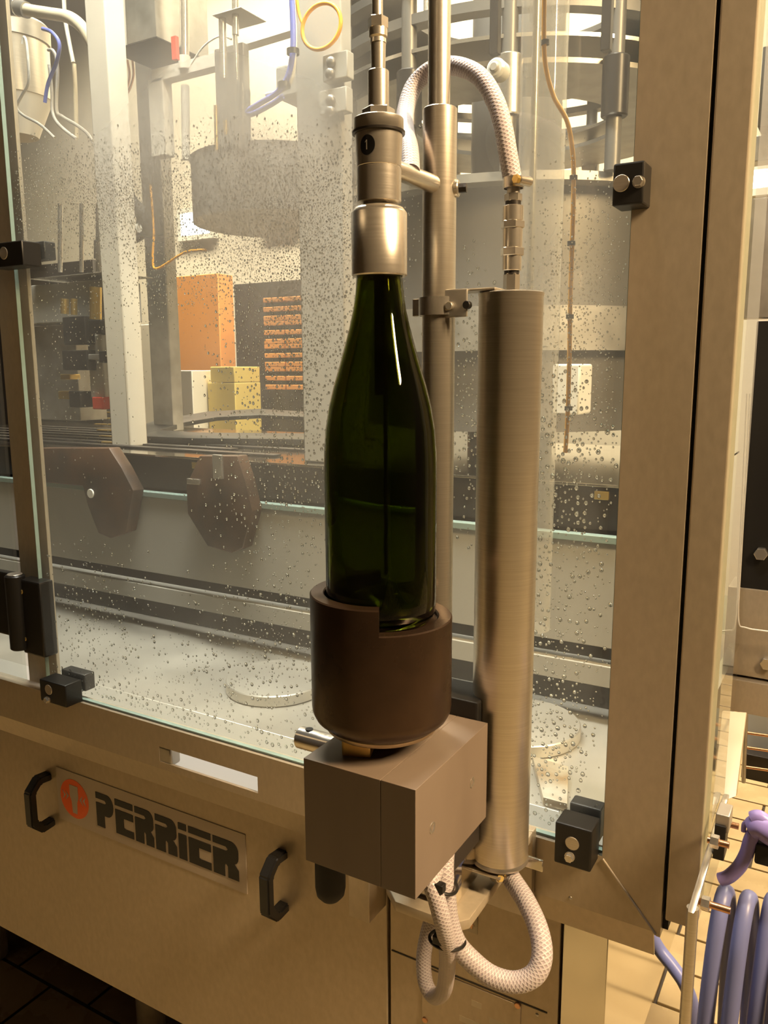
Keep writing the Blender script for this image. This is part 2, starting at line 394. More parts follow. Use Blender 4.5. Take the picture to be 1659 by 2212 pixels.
# lower cabinet body
LY = .020
gx = at(840, 2000, LY).x; cx1 = at(1212, 2080, LY).x; cx2 = at(1312, 2080, LY).x
zbot = .56
b = MB(); b.box((cx1+.0015, LY, zbot), (cx2, LY+.02, zb+.01), .001); b.build('corner_panel', 'mirror', fr)
b = MB(); b.box((cx2-.02, LY+.0205, zbot), (cx2-.0005, 1.06, zb+.01)); b.build('side_panel', 'mirror', fr)
b = MB(); b.box((gx+.002, LY, zbot-.03), (cx1-.0015, LY+.02, zb+.01), .001); b.build('lower_panel', 'panel', fr)
b = MB(); b.box((XR0, LY+.021, zbot-.03), (cx2-.021, LY+.06, zb+.005)); b.build('cabinet_core', 'darkmetal', fr)
b = MB(); b.box((XR0, 1.04, .02), (-.06, 1.06, zb)); b.box((XR0-.02, LY+.06, .02), (XR0, 1.06, zb)); b.box((XR0, .07, zbot), (cx2-.021, 1.04, zbot+.02)); b.build('light_block_casing', 'darkmetal', fr)  # unseen casing added to keep back light off the floor below
for lx in (-1.45, -.9, .08):
    MB().cyl((lx, .30, 0), (lx, .30, zbot), .03, 20, bev=.003).build('leg', 'dull', fr)
# fold seam in the lower right panel + pop rivet
pA, pB = at(985, 2108, LY), at(1165, 2168, LY)
b = MB(); b.box((pA.x-.09, LY-.0008, pA.z-.001), (cx1-.014, LY+.001, pA.z+.0006)); b.build('panel_seam', 'darkmetal', fr)
for (px, py) in ((1232, 1940), (1160, 2192)):
    p = at(px, py, LY if py > 2000 else FY)
    MB().sphere((p.x, p.y, p.z), .0022, 1, .5, 1, 10).build('rivet', 'dull', fr)

# removable lower cover with handles and nameplate
PY = LY-.001
ap = thing('access_panel', 'large plain steel cover panel carrying two black handles and a lettered nameplate', 'panel', (-.8, PY+.01, .35))
# follows the photograph: bottom edge hangs at an angle to the darkness of the plinth
px0 = -1.75; zlow = at(250, 2135, PY).z
MB().box((px0, PY, zlow), (gx-.002, PY+.020, zb+.004), .0012).build('cover_sheet', 'panel', ap)
def handle(px, pyt, pyb):
    a = at(px, pyt, PY-.03); c = at(px, pyb, PY-.03); x = (a.x+c.x)/2
    zt_, zb_ = a.z, c.z
    b = MB(); prof = [(x, PY+.004, zt_-.012), (x, PY-.020, zt_-.010), (x, PY-.036, zt_-.026), (x, PY-.036, zb_+.026), (x, PY-.020, zb_+.010), (x, PY+.004, zb_+.012)]
    pts = spline(prof, 1)
    n = len(prof); hw, ht = .0085, .0065
    # rectangular bar swept along the bracket outline
    rings = []
    for i, p in enumerate(prof):
        p = Vector(p); d0 = (p-Vector(prof[i-1])).normalized() if i else None; d1 = (Vector(prof[i+1])-p).normalized() if i < n-1 else None
        d = ((d0 or d1)+(d1 or d0)).normalized(); nn = Vector((1, 0, 0)).cross(d).normalized(); sc = ht/max(.5, (d0 or d1).dot(d))
        rings.append([b.bm.verts.new(p+Vector((1, 0, 0))*hw*sx+nn*sc*sy) for sx, sy in ((-1, -1), (1, -1), (1, 1), (-1, 1))])
    for A, B in zip(rings[:-1], rings[1:]):
        for k in range(4): b.bm.faces.new((A[k], A[(k+1) % 4], B[(k+1) % 4], B[k]))
    b.bm.faces.new(rings[0]); b.bm.faces.new(rings[-1])
    bmesh.ops.recalc_face_normals(b.bm, faces=b.bm.faces[:])
    bmesh.ops.bevel(b.bm, geom=b.bm.edges[:], offset=.0022, segments=2, affect='EDGES')
    return b.build('handle', 'black', ap)
handle(582, 1852, 2000); handle(74, 1680, 1804)
# nameplate
nA = at(122, 1668, PY); nB = at(533, 1868, PY); NW = nB.x-nA.x
nzt = (at(118, 1650, PY).z+at(533, 1808, PY).z)/2; nzb = (at(122, 1768, PY).z+at(533, 1925, PY).z)/2
npl = MB().box((nA.x, PY-.0012, nzb), (nB.x, PY+.0005, nzt), .0004, 1).build('nameplate', 'plate', ap)
NH = nzt-nzb; ny0 = PY-.0014
def nx(u): return nA.x+u*NW
def nz(v): return nzb+v*NH
# round emblem: bottle silhouette between two pairs of chevrons
cx, cz, cr = nx(.105), nz(.50), NH*.365
em = MB().cyl((cx, ny0+.0004, cz), (cx, ny0-.0002, cz), cr, 48).build('emblem', 'logo', npl)
b = MB(); sil = [(-.14, .62), (.14, .62), (.18, .50), (.22, .30), (.30, .12), (.30, -.30), (.20, -.45), (.16, -.95), (-.16, -.95), (-.20, -.45), (-.30, -.30), (-.30, .12), (-.22, .30), (-.18, .50)]
sil = [(-.30, .70), (.30, .70), (.30, .10), (.20, -.15), (.16, -.75), (-.16, -.75), (-.20, -.15), (-.30, .10)]
b.prism([(cx+u*cr, ny0-.0003, cz+v*cr) for u, v in sil], (0, -.0003, 0)); b.build('emblem_bottle', 'plate', npl)
for sg in (-1, 1):
    for k in (0, 1):
        x0 = sg*(.42+.22*k)
        pts = [(x0+sg*.20, .26), (x0-sg*.04, .02), (x0+sg*.20, -.24), (x0+sg*.08, .01)]
        b = MB(); b.prism([(cx+u*cr, ny0-.0003, cz+.05*cr+v*cr) for u, v in pts], (0, -.0003, 0)); b.build('emblem_mark', 'plate', npl)
# letters (unit box, cut by the horizontal slits of the lettering)
def arc(cx_, cy_, r, a0, a1, n=8, ry=None): return [(cx_+r*math.cos(a0+(a1-a0)*i/n), cy_+(ry or r)*math.sin(a0+(a1-a0)*i/n)) for i in range(n+1)]
Pt = [[(0, .82), (0, 1), (.62, 1)]+arc(.66, .68, .34, PI/2, -PI/2, 10, .32)+[(.46, .36), (.46, .0), (0, .0), (0, .70), (.52, .70), (.60, .76), (.52, .82)]]
Et = [[(0, .82), (0, 1), (1, 1), (1, .82)], [(0, .0), (0, .70), (1, .70), (1, .50), (.46, .50), (.46, .40), (.46, .22), (.56, .20), (1, .20), (1, 0)]]
Rt = [[(0, .82), (0, 1), (.66, 1)]+arc(.70, .75, .30, PI/2, 0, 5, .25)+[(1, .62)]+arc(.80, .60, .20, 0, -PI/2, 4, .18)+[(.86, .40), (1, .28), (1, 0), (.58, 0), (.58, .30), (.50, .36), (.46, .30), (.46, 0), (0, 0), (0, .70), (.52, .70), (.60, .76), (.52, .82)]]
It = [[(0, .82), (0, 1), (1, 1), (1, .82)], [(0, 0), (0, .70), (1, .70), (1, 0)]]
u = .235; lh0, lh1 = .17, .80
for ch, wd in (('P', .098), ('E', .098), ('R', .098), ('R', .108), ('i', .040), ('E', .108), ('R', .118)):
    b = MB()
    for poly in dict(P=Pt, E=Et, R=Rt, i=It)[ch]:
        b.prism([(nx(u+p*wd), ny0, nz(lh0+(lh1-lh0)*q)) for p, q in poly], (0, -.0005, 0))
    b.build('letter', 'ink', npl, smooth=False); u += wd+.0105
print('letters end', u)

# small notice and rating plate on the lower panel
nt_a, nt_b = at(925, 1985, LY), at(1032, 2012, LY)
st = MB().box((nt_a.x, LY-.0012, nt_b.z-.004), (nt_b.x, LY, nt_b.z+.018), .0003, 1).build('notice_label', 'paper')
tag(st, 'small pale paper notice reading AGE with an up arrow behind the clear hose', 'label')
text_mb('AGE', .0095, .0003, (nt_b.x-.033, LY-.0016, nt_b.z+.002), (1, 0, 0), (0, 0, 1), (0, -1, 0)).build('printed_word', 'ink', st, smooth=False)
b = MB(); ax, az = nt_b.x-.0075, nt_b.z+.002
b.prism([(ax-.0012, LY-.0016, az), (ax+.0012, LY-.0016, az), (ax+.0012, LY-.0016, az+.005), (ax+.0035, LY-.0016, az+.004), (ax, LY-.0016, az+.0085), (ax-.0035, LY-.0016, az+.004), (ax-.0012, LY-.0016, az+.005)], (0, -.0003, 0)); b.build('printed_arrow', 'copper', st, smooth=False)
ra, rb = at(912, 2100, LY), at(1126, 2182, LY)
rp = MB().box((ra.x, LY-.0014, rb.z-.10), (rb.x, LY, rb.z+.006), .0006, 1).build('rating_plate', 'panel')
tag(rp, 'faded metal rating plate with two screws low on the right panel', 'plate')
for (px, py) in ((1118, 2172), (918, 2203)):
    p = at(px, py, LY-.0015); MB().cyl((p.x, p.y+.001, p.z), (p.x, p.y-.0015, p.z), .0038, 16, bev=.0006).build('screw', 'copper', rp)
for k, (u0_, u1_) in enumerate(((.52, .62), (.70, .86), (.40, .60), (.66, .80))):
    z0 = rb.z-.012-.014*k
    MB().box((ra.x+(rb.x-ra.x)*u0_, LY-.0016, z0-.008), (ra.x+(rb.x-ra.x)*u1_, LY-.0013, z0)).build('blank_field', 'paper', rp)

# ================================================================== GLASS
GY0, GY1 = .001, .007
gl0, gl1 = at(72, 1106, GY0).x, at(1340, 1106, GY0).x
gl1 = at(1335, 1106, GY0).x
def px2l(px, py, org): p = at(px, py, GY1); return p.x-org.x, p.z-org.z
gorg = Vector(((gl0+gl1)/2, (GY0+GY1)/2, .955))
def blob(px, py, rx, ry, amt):
    x, z = px2l(px, py, gorg); p = at(px, py, GY1); return (x, z, span(rx, p)*1.12, span(ry, p), amt)
M['pane'] = sheet('fogged_glass', .05, .10, [blob(420, 330, 520, 330, .36), blob(640, 480, 300, 330, .22), blob(620, 800, 330, 480, .10), blob(1180, 600, 300, 700, .07), blob(520, 1500, 700, 220, .05)])
b = MB(); b.box((gl0, GY0, .955), (gl1, GY1, 2.9))
glass = b.build('glass_guard', 'pane'); tag(glass, 'large upright glass pane misted and beaded with water behind the bottle', 'glass pane')
glass.location = gorg; 
dv = gorg-WL['glass_guard']
for v in glass.data.vertices: v.co -= dv
WL['glass_guard'] = gorg
# ground green edges of the pane
for (x, nm) in ((gl0, 0), (gl1, 1)):
    MB().box((x-.0004, GY0-.0002, .956), (x+.0004, GY1+.0002, 2.9)).build('polished_edge', 'gedge', glass)
MB().box((gl0, GY0-.0002, .9545), (gl1, GY1+.0002, .9565)).build('polished_edge', 'gedge', glass)
b = MB(); b.box((-1.75, GY0+.001, .957), (at(20, 1106, GY0).x, GY1+.001, 2.9))
g2 = b.build('glass_guard', 'acrylic'); tag(g2, 'narrow strip of second glass pane beyond the left post', 'glass pane')
g3x = .2300
b = MB(); b.box((g3x-.003, -.003, .93), (g3x+.003, .085, 2.9), .001)
g3 = b.build('glass_guard', 'acrylic'); tag(g3, 'clear acrylic side sheet seen edge-on beside the outer post', 'glass pane')
# water drops on the inner face
def drops():
    b = bmesh.new(); rng = random.Random(3)
    seg = 7
    V = []; F = []
    def drop(x, z, r, st):
        h = r*rng.uniform(.25, .6); base = len(V); y = GY1
        for (k, (rr, hh)) in enumerate(((1, 0), (.72, .7))):
            for i in range(seg):
                a = 2*PI*i/seg+.3; dz = math.sin(a)*r*rr
                if dz > 0: dz *= st
                V.append((x+math.cos(a)*r*rr, y+h*hh, z+dz))
        V.append((x, y+h, z+.05*r))
        for i in range(seg):
            j = (i+1) % seg; F.append((base+j, base+i, base+seg+i, base+seg+j)); F.append((base+seg+j, base+seg+i, base+2*seg))
        F.append(tuple(base+i for i in range(seg)))
    grid = {}
    def free(x, z, r):
        i, j = int(x/.006), int(z/.006)
        for a in (-1, 0, 1):
            for b_ in (-1, 0, 1):
                for (x2, z2, r2) in grid.get((i+a, j+b_), ()):
                    if (x-x2)**2+((z-z2)*.85)**2 < (r+r2)**2*1.1: return False
        grid.setdefault((i, j), []).append((x, z, r)); return True
    def field(px, py, rx, ry, n, r0, r1, pw=2.0):
        for _ in range(n):
            u, v = rng.gauss(0, .45), rng.gauss(0, .45)
            if abs(u) > 1.1 or abs(v) > 1.1: continue
            p = at(px+u*rx, py+v*ry, GY1)
            if not (gl0+.004 < p.x < gl1-.004 and .962 < p.z < 2.4): continue
            r = r0+(r1-r0)*rng.random()**pw*.8
            if not free(p.x, p.z, r): continue
            drop(p.x, p.z, r, 1+rng.random()*.5)
    field(200, 420, 230, 120, 4200, .0006, .0018); field(560, 470, 330, 200, 8500, .0005, .0018)
    field(640, 650, 180, 300, 4000, .0006, .0024); field(350, 560, 330, 160, 1500, .0005, .0014)
    field(620, 1000, 220, 260, 900, .0008, .0028); field(600, 1400, 260, 230, 900, .0008, .0034, 2.5)
    field(200, 1330, 140, 170, 420, .0008, .003); field(350, 1500, 380, 150, 500, .0007, .0024, 3)
    field(1250, 620, 150, 300, 1200, .0005, .0013); field(1230, 920, 170, 220, 750, .0008, .0034, 2.2)
    field(1010, 850, 90, 330, 420, .0008, .0026); field(1200, 1250, 150, 400, 700, .0008, .0030, 2.5)
    field(1190, 1600, 110, 200, 380, .0008, .0032); field(160, 800, 160, 260, 350, .0006, .0014)
    for _ in range(330):          # beaded run-off along the foot of the pane
        x, z, r = rng.uniform(gl0+.02, gl1-.01), .966+rng.random()**2*.03, rng.uniform(.001, .003)
        if free(x, z, r): drop(x, z, r, 1.2)
    me = bpy.data.meshes.new('water_drops'); me.from_pydata([(v[0]-gorg.x, v[1]-gorg.y, v[2]-gorg.z) for v in V], [], F)
    me.polygons.foreach_set('use_smooth', [True]*len(me.polygons)); me.materials.append(M['drop'])
    o = bpy.data.objects.new('water_drops', me); COL.objects.link(o); o.parent = glass; o['kind'] = 'stuff'
drops()

# clamps that hold the pane
def clamp(name_lbl, px0, py0, px1, py1, disc, bolt, dep=.026, back=True):
    A = at(px0, py1, FY-dep); B = at(px1, py0, FY-dep)
    t = thing('glass_clamp', name_lbl, 'clamp', ((A.x+B.x)/2, FY-dep/2, A.z), 'black glass clamps')
    MB().box((A.x, FY-dep, A.z), (B.x, GY0-.0005, B.z), .0018).build('clamp_body', 'black', t)
    if back: MB().box((A.x+.003, GY1+.0005, A.z+.012), (B.x-.002, GY1+.020, B.z+.004), .002).build('clamp_jaw', 'black', t)
    d = at(disc[0], disc[1], FY-dep); MB().cyl((d.x, FY-dep+.001, d.z), (d.x, FY-dep-.0008, d.z), disc[2], 28, bev=.0004).build('cap_disc', 'satin', t)
    q = at(bolt[0], bolt[1], FY-dep); MB().cyl((q.x, FY-dep+.001, q.z), (q.x, FY-dep-.0015, q.z), bolt[2]*1.2, 20).build('washer', 'satin', t)
    MB().hexn((q.x, FY-dep-.001, q.z), (q.x, FY-dep-.0055, q.z), bolt[2]).build('bolt', 'steel', t)
    return t
clamp('black glass clamp on the corner post above the hose fitting', 1321, 345, 1393, 446, (1342, 396, .0072), (1380, 393, .0044))
clamp('black glass clamp at the foot of the corner post, beside the reservoir', 1196, 1797, 1279, 1862, (1236, 1822, .0072), (1231, 1850, .0044))
clamp('black glass clamp low on the left post, above the nameplate', 88, 1482, 140, 1513, (105, 1490, .008), (104, 1511, .0045))
clamp('black glass clamp high on the left post', -22, 518, 46, 580, (8, 547, .0085), (-12, 547, .005))
# hinge
hA, hB = at(-10, 1400, FY-.02), at(74, 1262, FY-.02)
hg = thing('door_hinge', 'black plastic hinge on the left post above the rail', 'hinge', ((hA.x+hB.x)/2, FY-.01, hA.z))
hm = (hA.x+hB.x)/2
MB().box((hm+.004, FY-.012, hA.z), (hB.x, .0095, hB.z), .003).build('leaf', 'black', hg)
MB().box((hA.x-.03, FY-.008, hA.z+.02), (hm-.012, .0015, hB.z+.005), .003).build('leaf', 'black', hg)
MB().cyl((hm-.002, FY-.012, hA.z+.006), (hm-.002, FY-.012, hB.z+.006), .015, 24, bev=.002).build('knuckle', 'black', hg)
MB().cyl((hm-.002, FY-.012, hB.z+.0055), (hm-.002, FY-.012, hB.z+.0075), .0115, 24, bev=.001).build('pin_cap', 'dull', hg)
for (px, py) in ((54, 1380), (46, 1278)):
    p = at(px, py, FY-.012); MB().cyl((p.x, FY-.011, p.z), (p.x, FY-.0135, p.z), .004, 16, bev=.0006).build('screw', 'brass', hg)

# ================================================================== FILLING STATION
BX, BY = .0005, -.23
# ---- bottle
zb0 = 1.251
prof_o = [(0, .006), (.018, .004), (.034, .0008), (.039, 0), (.0425, .003), (.0442, .008), (.0446, .02), (.0446, .135), (.0443, .150), (.0430, .168), (.0400, .186), (.0360, .202), (.0315, .217), (.0272, .232), (.0232, .247), (.0202, .260), (.0184, .272), (.0174, .284), (.0166, .297), (.0163, .300), (.0163, .306), (.0172, .307), (.0172, .312), (.0160, .316), (.0145, .318)]
inner = [(.0105, .318), (.0105, .296), (.0128, .284), (.0148, .272), (.0168, .259), (.0198, .246), (.0238, .231), (.0281, .216), (.0326, .201), (.0366, .185), (.0394, .168), (.0405, .150), (.0408, .135), (.0408, .022), (.039, .013), (.034, .010), (.018, .022), (0, .026)]
b = MB(); b.lathe([(r, z if z < .03 else z-.015) for r, z in prof_o+inner], (BX, BY, zb0), seg=64)
bt = b.build('bottle', 'bottle'); tag(bt, 'empty dark green sparkling wine bottle standing in the bronze cup', 'bottle')
# ---- stepped cup
CR, CI = .0578, .0462
cz0, czlow, czhi = 1.1580, 1.2540, 1.2740
cup = thing('bottle_cup', 'dark bronze stepped bottle cup on the taupe block', 'cup', (BX, BY, cz0))
def view_ang(px, py, z): p = atz(px, py, z); return math.atan2(p.y-BY, p.x-BX)
aS = view_ang(815, 1345, czhi)           # step at the front
aE = aS - math.radians(178)              # and at the far side
b = MB()
b.lathe([(0, .004), (CR-.012, .004), (CR-.010, .005), (CR-.003, .011), (CR-.0006, .016), (CR, .020), (CR, czlow-cz0-.001), (CR-.001, czlow-cz0), (CI+.001, czlow-cz0), (CI, czlow-cz0-.001), (CI, .0925), (0, .0925)], (BX, BY, cz0), seg=72)
b.build('cup_body', 'cup', cup)
b = MB(); n = 40; a0, a1 = aE, aS
ring = lambda r, z, a: Vector((BX+r*math.cos(a), BY+r*math.sin(a), z))
prof = [(CR, czlow-.0015), (CR, czhi-.001), (CR-.001, czhi), (CI+.001, czhi), (CI, czhi-.001), (CI, czlow-.0015)]
rs = [[b.bm.verts.new(ring(r, z, a0+(a1-a0)*i/n)) for r, z in prof] for i in range(n+1)]
for A, B in zip(rs[:-1], rs[1:]):
    for k in range(len(prof)): b.bm.faces.new((A[k], A[(k+1) % 6], B[(k+1) % 6], B[k]))
b.bm.faces.new(rs[0]); b.bm.faces.new(rs[-1][::-1])
b.build('raised_rim', 'cup', cup)
b = MB(); b.lathe([(0, 0), (CR-.0135, 0), (CR-.0115, .0015), (CR-.0105, .0045), (0, .0045)], (BX, BY, cz0), seg=64); b.build('base_ring', 'cupring', cup)
b = MB(); q = at(786, 1617, BY-.02); b.box((BX-.020, BY-.034, 1.142), (BX+.004, BY-.014, cz0+.001), .0015, rot=zrot(.35)); b.build('drive_lug', 'brass', cup)
b = MB(); b.cyl((BX, BY+.005, 1.1415), (BX, BY+.005, cz0+.002), .016, 24); b.build('stem', 'darkmetal', cup)
# ---- support block
bx0, bx1, by0, by1, bz0, bz1 = -.0405, .0622, -.2852, -.150, 1.0515, 1.1420
blk = thing('support_block', 'taupe plastic support block with two countersunk screws under the bronze cup', 'block', ((bx0+bx1)/2, (by0+by1)/2, bz0))
xs = at(821.7, 1689.3, by0).x
MB().box((xs+.00012, by0, bz0), (bx1, by1, bz1), .0004).build('block_half', 'block', blk)
MB().box((bx0, by0, bz0), (xs-.00012, by1, bz1), .0004).build('block_half', 'block', blk)
MB().box((bx0+.002, by0+.0012, bz0+.001), (bx1-.002, by1-.001, bz1-.0012)).build('joint_shim', 'darkmetal', blk)
for (px, py) in ((934, 1788), (1020, 1690)):
    p = atx(px, py, bx1)
    MB().lathe([(0, -.004), (.0018, -.0038), (.002, .0), (.0040, .0004), (.0047, .0003), (.0048, -.001)], (bx1, p.y, p.z), (1, 0, 0), 24).build('screw', 'steel', blk)
# locking pin on the left
pa, pb = at(643, 1612, by0+.045), None
z_ = 1.121
MB_ = MB(); yy = -.245
pL = atz(652, 1608, z_); yy = -.225
xL = at(655, 1606, yy).x
lp = MB(); lp.cyl((xL-.004, yy, 1.124), (bx0-.0005, yy, 1.124), .0098, 28, bev=.0012); lpo = lp.build('locking_pin', 'steel')
tag(lpo, 'short bright steel locking pin sticking out left of the support block', 'pin')
MB().cyl((xL+.007, yy, 1.1325), (xL+.007, yy, 1.13435), .0036, 16).build('cross_hole', 'ink', lpo)
# rounded stop under the block
b = MB(); sa = at(708, 1910, by0+.018)
b.lathe([(0, -.030), (.008, -.0285), (.0118, -.024), (.0130, -.017), (.0130, .016), (0, .016)], (sa.x, by0+.022, bz0-.0005-.03+.014), (0, 0, 1), 28)
so = b.build('rubber_stop', 'rubber'); tag(so, 'black round-ended rubber stop hanging under the support block', 'stop')
# ---- column
TX, TY = .0028, -.134
clm = thing('support_column', 'upright stainless column with thick sleeve and thin upper tube behind the bottle', 'column', (TX, TY, 1.09))
zs = at(943, 236, TY).z; rS = span(36.5, at(943, 400, TY)); rT = span(24.3, at(940, 120, TY))
MB().cyl((TX, TY, 1.00), (TX, TY, zs), rS, 40, bev=.0008).build('sleeve', 'satin', clm)
MB().cyl((TX-.001, TY, zs-.005), (TX-.001, TY, 2.3), rT, 32).build('upper_tube', 'steel', clm)
b = MB(); p = at(985, 405, TY); d = Vector((1, .25, 0)).normalized()
c_ = Vector((TX, TY, p.z))
b.cyl(c_+d*(rS-.002), c_+d*(rS+.0025), .0072, 20, bev=.0008); b.build('set_screw', 'satin', clm)
b = MB(); b.hexn(c_+d*(rS+.002), c_+d*(rS+.009), .004); b.build('set_screw_head', 'darkmetal', clm)
zc = at(943, 663, TY).z
b = MB(); b.lathe([(rS+.0002, -.0075), (rS+.0032, -.0075), (rS+.0032, .0075), (rS+.0002, .0075)], (TX, TY, zc), seg=40); b.build('band_clamp', 'steel', clm)
MB().box((TX-rS-.010, TY-.003, zc-.0075), (TX-rS+.001, TY+.003, zc+.0075), .0008).build('band_ear', 'steel', clm)
# ---- filling head
fh = thing('bottle_filler', 'polished steel filling head numbered 1 clamped over the bottle mouth', 'filling head', (BX, BY, 1.52))
def zat(py): return at(818, py, BY).z
k1 = lambda px: span(px/2, at(818, 400, BY))
hb = zat(598)
b = MB()
r_b = k1(122); r_m = k1(93); r_rg = k1(107); 
b.lathe([(.0125, hb+.012), (.0175, hb+.0005), (r_b-.001, hb), (r_b, hb+.001), (r_b, zat(462)), (r_b-.003, zat(450)), (r_m-.002, zat(446)), (r_m-.004, zat(444)), (r_m-.004, zat(440)), (.0125, zat(440))], (BX, BY, 0), seg=56)
b.build('bell', 'steel', fh)
b = MB(); b.lathe([(0, zat(441)), (r_m-.002, zat(441)), (r_m+.0006, zat(438)), (r_m+.0006, zat(366)), (r_m+.0003, zat(365)), (r_m+.0003, zat(363)), (r_m+.0006, zat(362)), (r_m+.0016, zat(292)), (0, zat(292))], (BX, BY, 0), seg=56); b.build('barrel', 'steel', fh)
b = MB(); b.lathe([(r_m, zat(292)), (r_rg+.001, zat(291)), (r_rg+.0012, zat(286)), (r_m, zat(284))], (BX, BY, 0), seg=56); b.build('seal_ring', 'darkmetal', fh)
b = MB(); b.lathe([(0, zat(287)), (r_rg-.0005, zat(287)), (r_rg, zat(285)), (r_rg, zat(259)), (r_rg-.0012, zat(256)), (0, zat(256))], (BX, BY, 0), seg=56); b.build('collar', 'steel', fh)
hx = k1(68)
MB().hexn((BX, BY, zat(257)), (BX, BY, zat(235)), hx*1.02, .55).build('lower_nut', 'steel', fh)
MB().cyl((BX, BY, zat(236)), (BX, BY, zat(153)), k1(45), 40, bev=.0006).build('spindle', 'steel', fh)
MB().cyl((BX, BY, zat(154)), (BX, BY, zat(92)), k1(30), 32, r2=k1(32)).build('spindle_neck', 'steel', fh)
b = MB(); b.lathe([(0, zat(94)), (k1(35), zat(94)), (k1(33), zat(84)), (k1(39), zat(80)), (k1(39), zat(62)), (0, zat(62))], (BX, BY, 0), seg=40); b.build('gland', 'steel', fh)
MB().hexn((BX, BY, zat(63)), (BX, BY, zat(38)), k1(43), .35).build('upper_nut', 'steel', fh)
MB().cyl((BX-.0005, BY, zat(39)), (BX-.0005, BY, 2.15), k1(23), 24).build('supply_tube', 'steel', fh)
# arm to the column
za = zat(352); rA = k1(46)*.92
arm0 = Vector((BX, BY, za)); arm1 = Vector((TX, TY-rS*.86, za))
MB().cyl(arm0+Vector((0, .012, 0)), arm1, rA*1.0, 32, bev=.0010).build('arm', 'steel', fh)
MB().cyl(arm1-Vector((0, .0005, rA*.35)), arm1+Vector((0, .0022, -rA*.35)), rA*.9, 24).build('arm_end_shadow', 'ink', fh)  # black disc painted as the shadow below the arm's end
# round numbered sticker on the barrel
angc = math.atan2(at(795, 325, BY-.02).y-BY, 0)
vd = (CAM-Vector((BX, BY, CAM.z))).normalized(); ad = math.atan2(vd.y, vd.x)
sd = ad - math.radians(28); rs_ = r_m+.0019; zc_ = zat(325); sr = k1(36)*.98
b = MB(); N = 24; cen = b.bm.verts.new((BX+rs_*math.cos(sd), BY+rs_*math.sin(sd), zc_)); rg = []
for i in range(N):
    a = 2*PI*i/N; da = sr*math.cos(a)/rs_; rg.append(b.bm.verts.new((BX+rs_*math.cos(sd+da), BY+rs_*math.sin(sd+da), zc_+sr*1.15*math.sin(a))))
for i in range(N): b.bm.faces.new((cen, rg[i], rg[(i+1) % N]))
bmesh.ops.solidify(b.bm, geom=b.bm.faces[:], thickness=.0004)
stk = b.build('number_sticker', 'ink', fh)
b = MB(); r2_ = rs_+.0006
def cpt(u, v): return (BX+r2_*math.cos(sd+u/rs_), BY+r2_*math.sin(sd+u/rs_), zc_+v)
e = sr*.16
one = [(-.07, -.52), (.07, -.52), (.07, .55), (-.06, .55), (-.30, .30), (-.30, .18), (-.07, .32)]
for quad_ in ([(-.06, -.5), (.06, -.5), (.06, .5), (-.06, .5)], [(-.06, .5), (-.06, .34), (-.22, .20), (-.22, .30)]):
    b.bm.faces.new([b.bm.verts.new(cpt(p*sr, q*sr*1.1)) for p, q in quad_])
bmesh.ops.solidify(b.bm, geom=b.bm.faces[:], thickness=.0003); b.build('digit', 'white', stk, smooth=False)
# filling tube down into the bottle
MB().cyl((BX+.001, BY+.002, zb0+.180), (BX+.001, BY+.002, zat(441)), .0062, 20).build('filling_tube', 'steel', fh)
MB().cyl((BX+.003, BY+.003, zb0+.035), (BX+.003, BY+.003, zb0+.182), .0016, 12).build('vent_tube', 'steel', fh)
# ---- reservoir
RX, RY = .0615, -.115
rz1 = at(1097, 632, RY).z; rz0 = at(1078, 1856, RY).z; rr = span(69, at(1097, 700, RY))
rv = thing('reservoir_cylinder', 'tall satin steel reservoir cylinder standing right of the bottle', 'cylinder', (RX, RY, rz0))
b = MB(); b.lathe([(0, rz0), (rr-.004, rz0), (rr-.001, rz0+.001), (rr+.0006, rz0+.003), (rr+.0006, rz0+.005), (rr-.0004, rz0+.0068), (rr, rz0+.008), (rr, rz1-.004), (rr+.0004, rz1-.003), (rr+.0006, rz1-.001), (rr-.001, rz1), (0, rz1)], (RX, RY, 0), seg=64); b.build('shell', 'satin', rv)
def rz(py): return at(1098, py, RY).z
q1 = lambda px: span(px/2, at(1098, 500, RY))
MB().hexn((RX, RY, rz1), (RX, RY, rz(592)), q1(36), .3).build('base_nut', 'brass' if 0 else 'steel', rv)
MB().cyl((RX, RY, rz(594)), (RX, RY, rz(584)), q1(33), 24).build('thread', 'darkmetal', rv)
MB().cyl((RX, RY, rz(586)), (RX, RY, rz(552)), q1(42), 32, bev=.0006).build('coupling_body', 'steel', rv)
MB().hexn((RX, RY, rz(554)), (RX, RY, rz(536)), q1(52), .1).build('coupling_nut', 'steel', rv)
MB().cyl((RX, RY, rz(537)), (RX, RY, rz(494)), q1(44), 32, bev=.0006).build('valve_body', 'steel', rv)
MB().hexn((RX, RY, rz(495)), (RX, RY, rz(479)), q1(52), .1).build('coupling_nut', 'steel', rv)
MB().cyl((RX, RY, rz(480)), (RX, RY, rz(446)), q1(46), 32, bev=.0006).build('valve_body', 'steel', rv)
MB().cyl((RX, RY, rz(447)), (RX, RY, rz(436)), q1(34), 24).build('thread', 'darkmetal', rv)
MB().hexn((RX, RY, rz(437)), (RX, RY, rz(420)), q1(38), .4).build('tail_nut', 'steel', rv)
MB().cyl((RX, RY, rz(421)), (RX, RY, rz(392)), q1(28), 24).build('hose_tail', 'dull', rv)
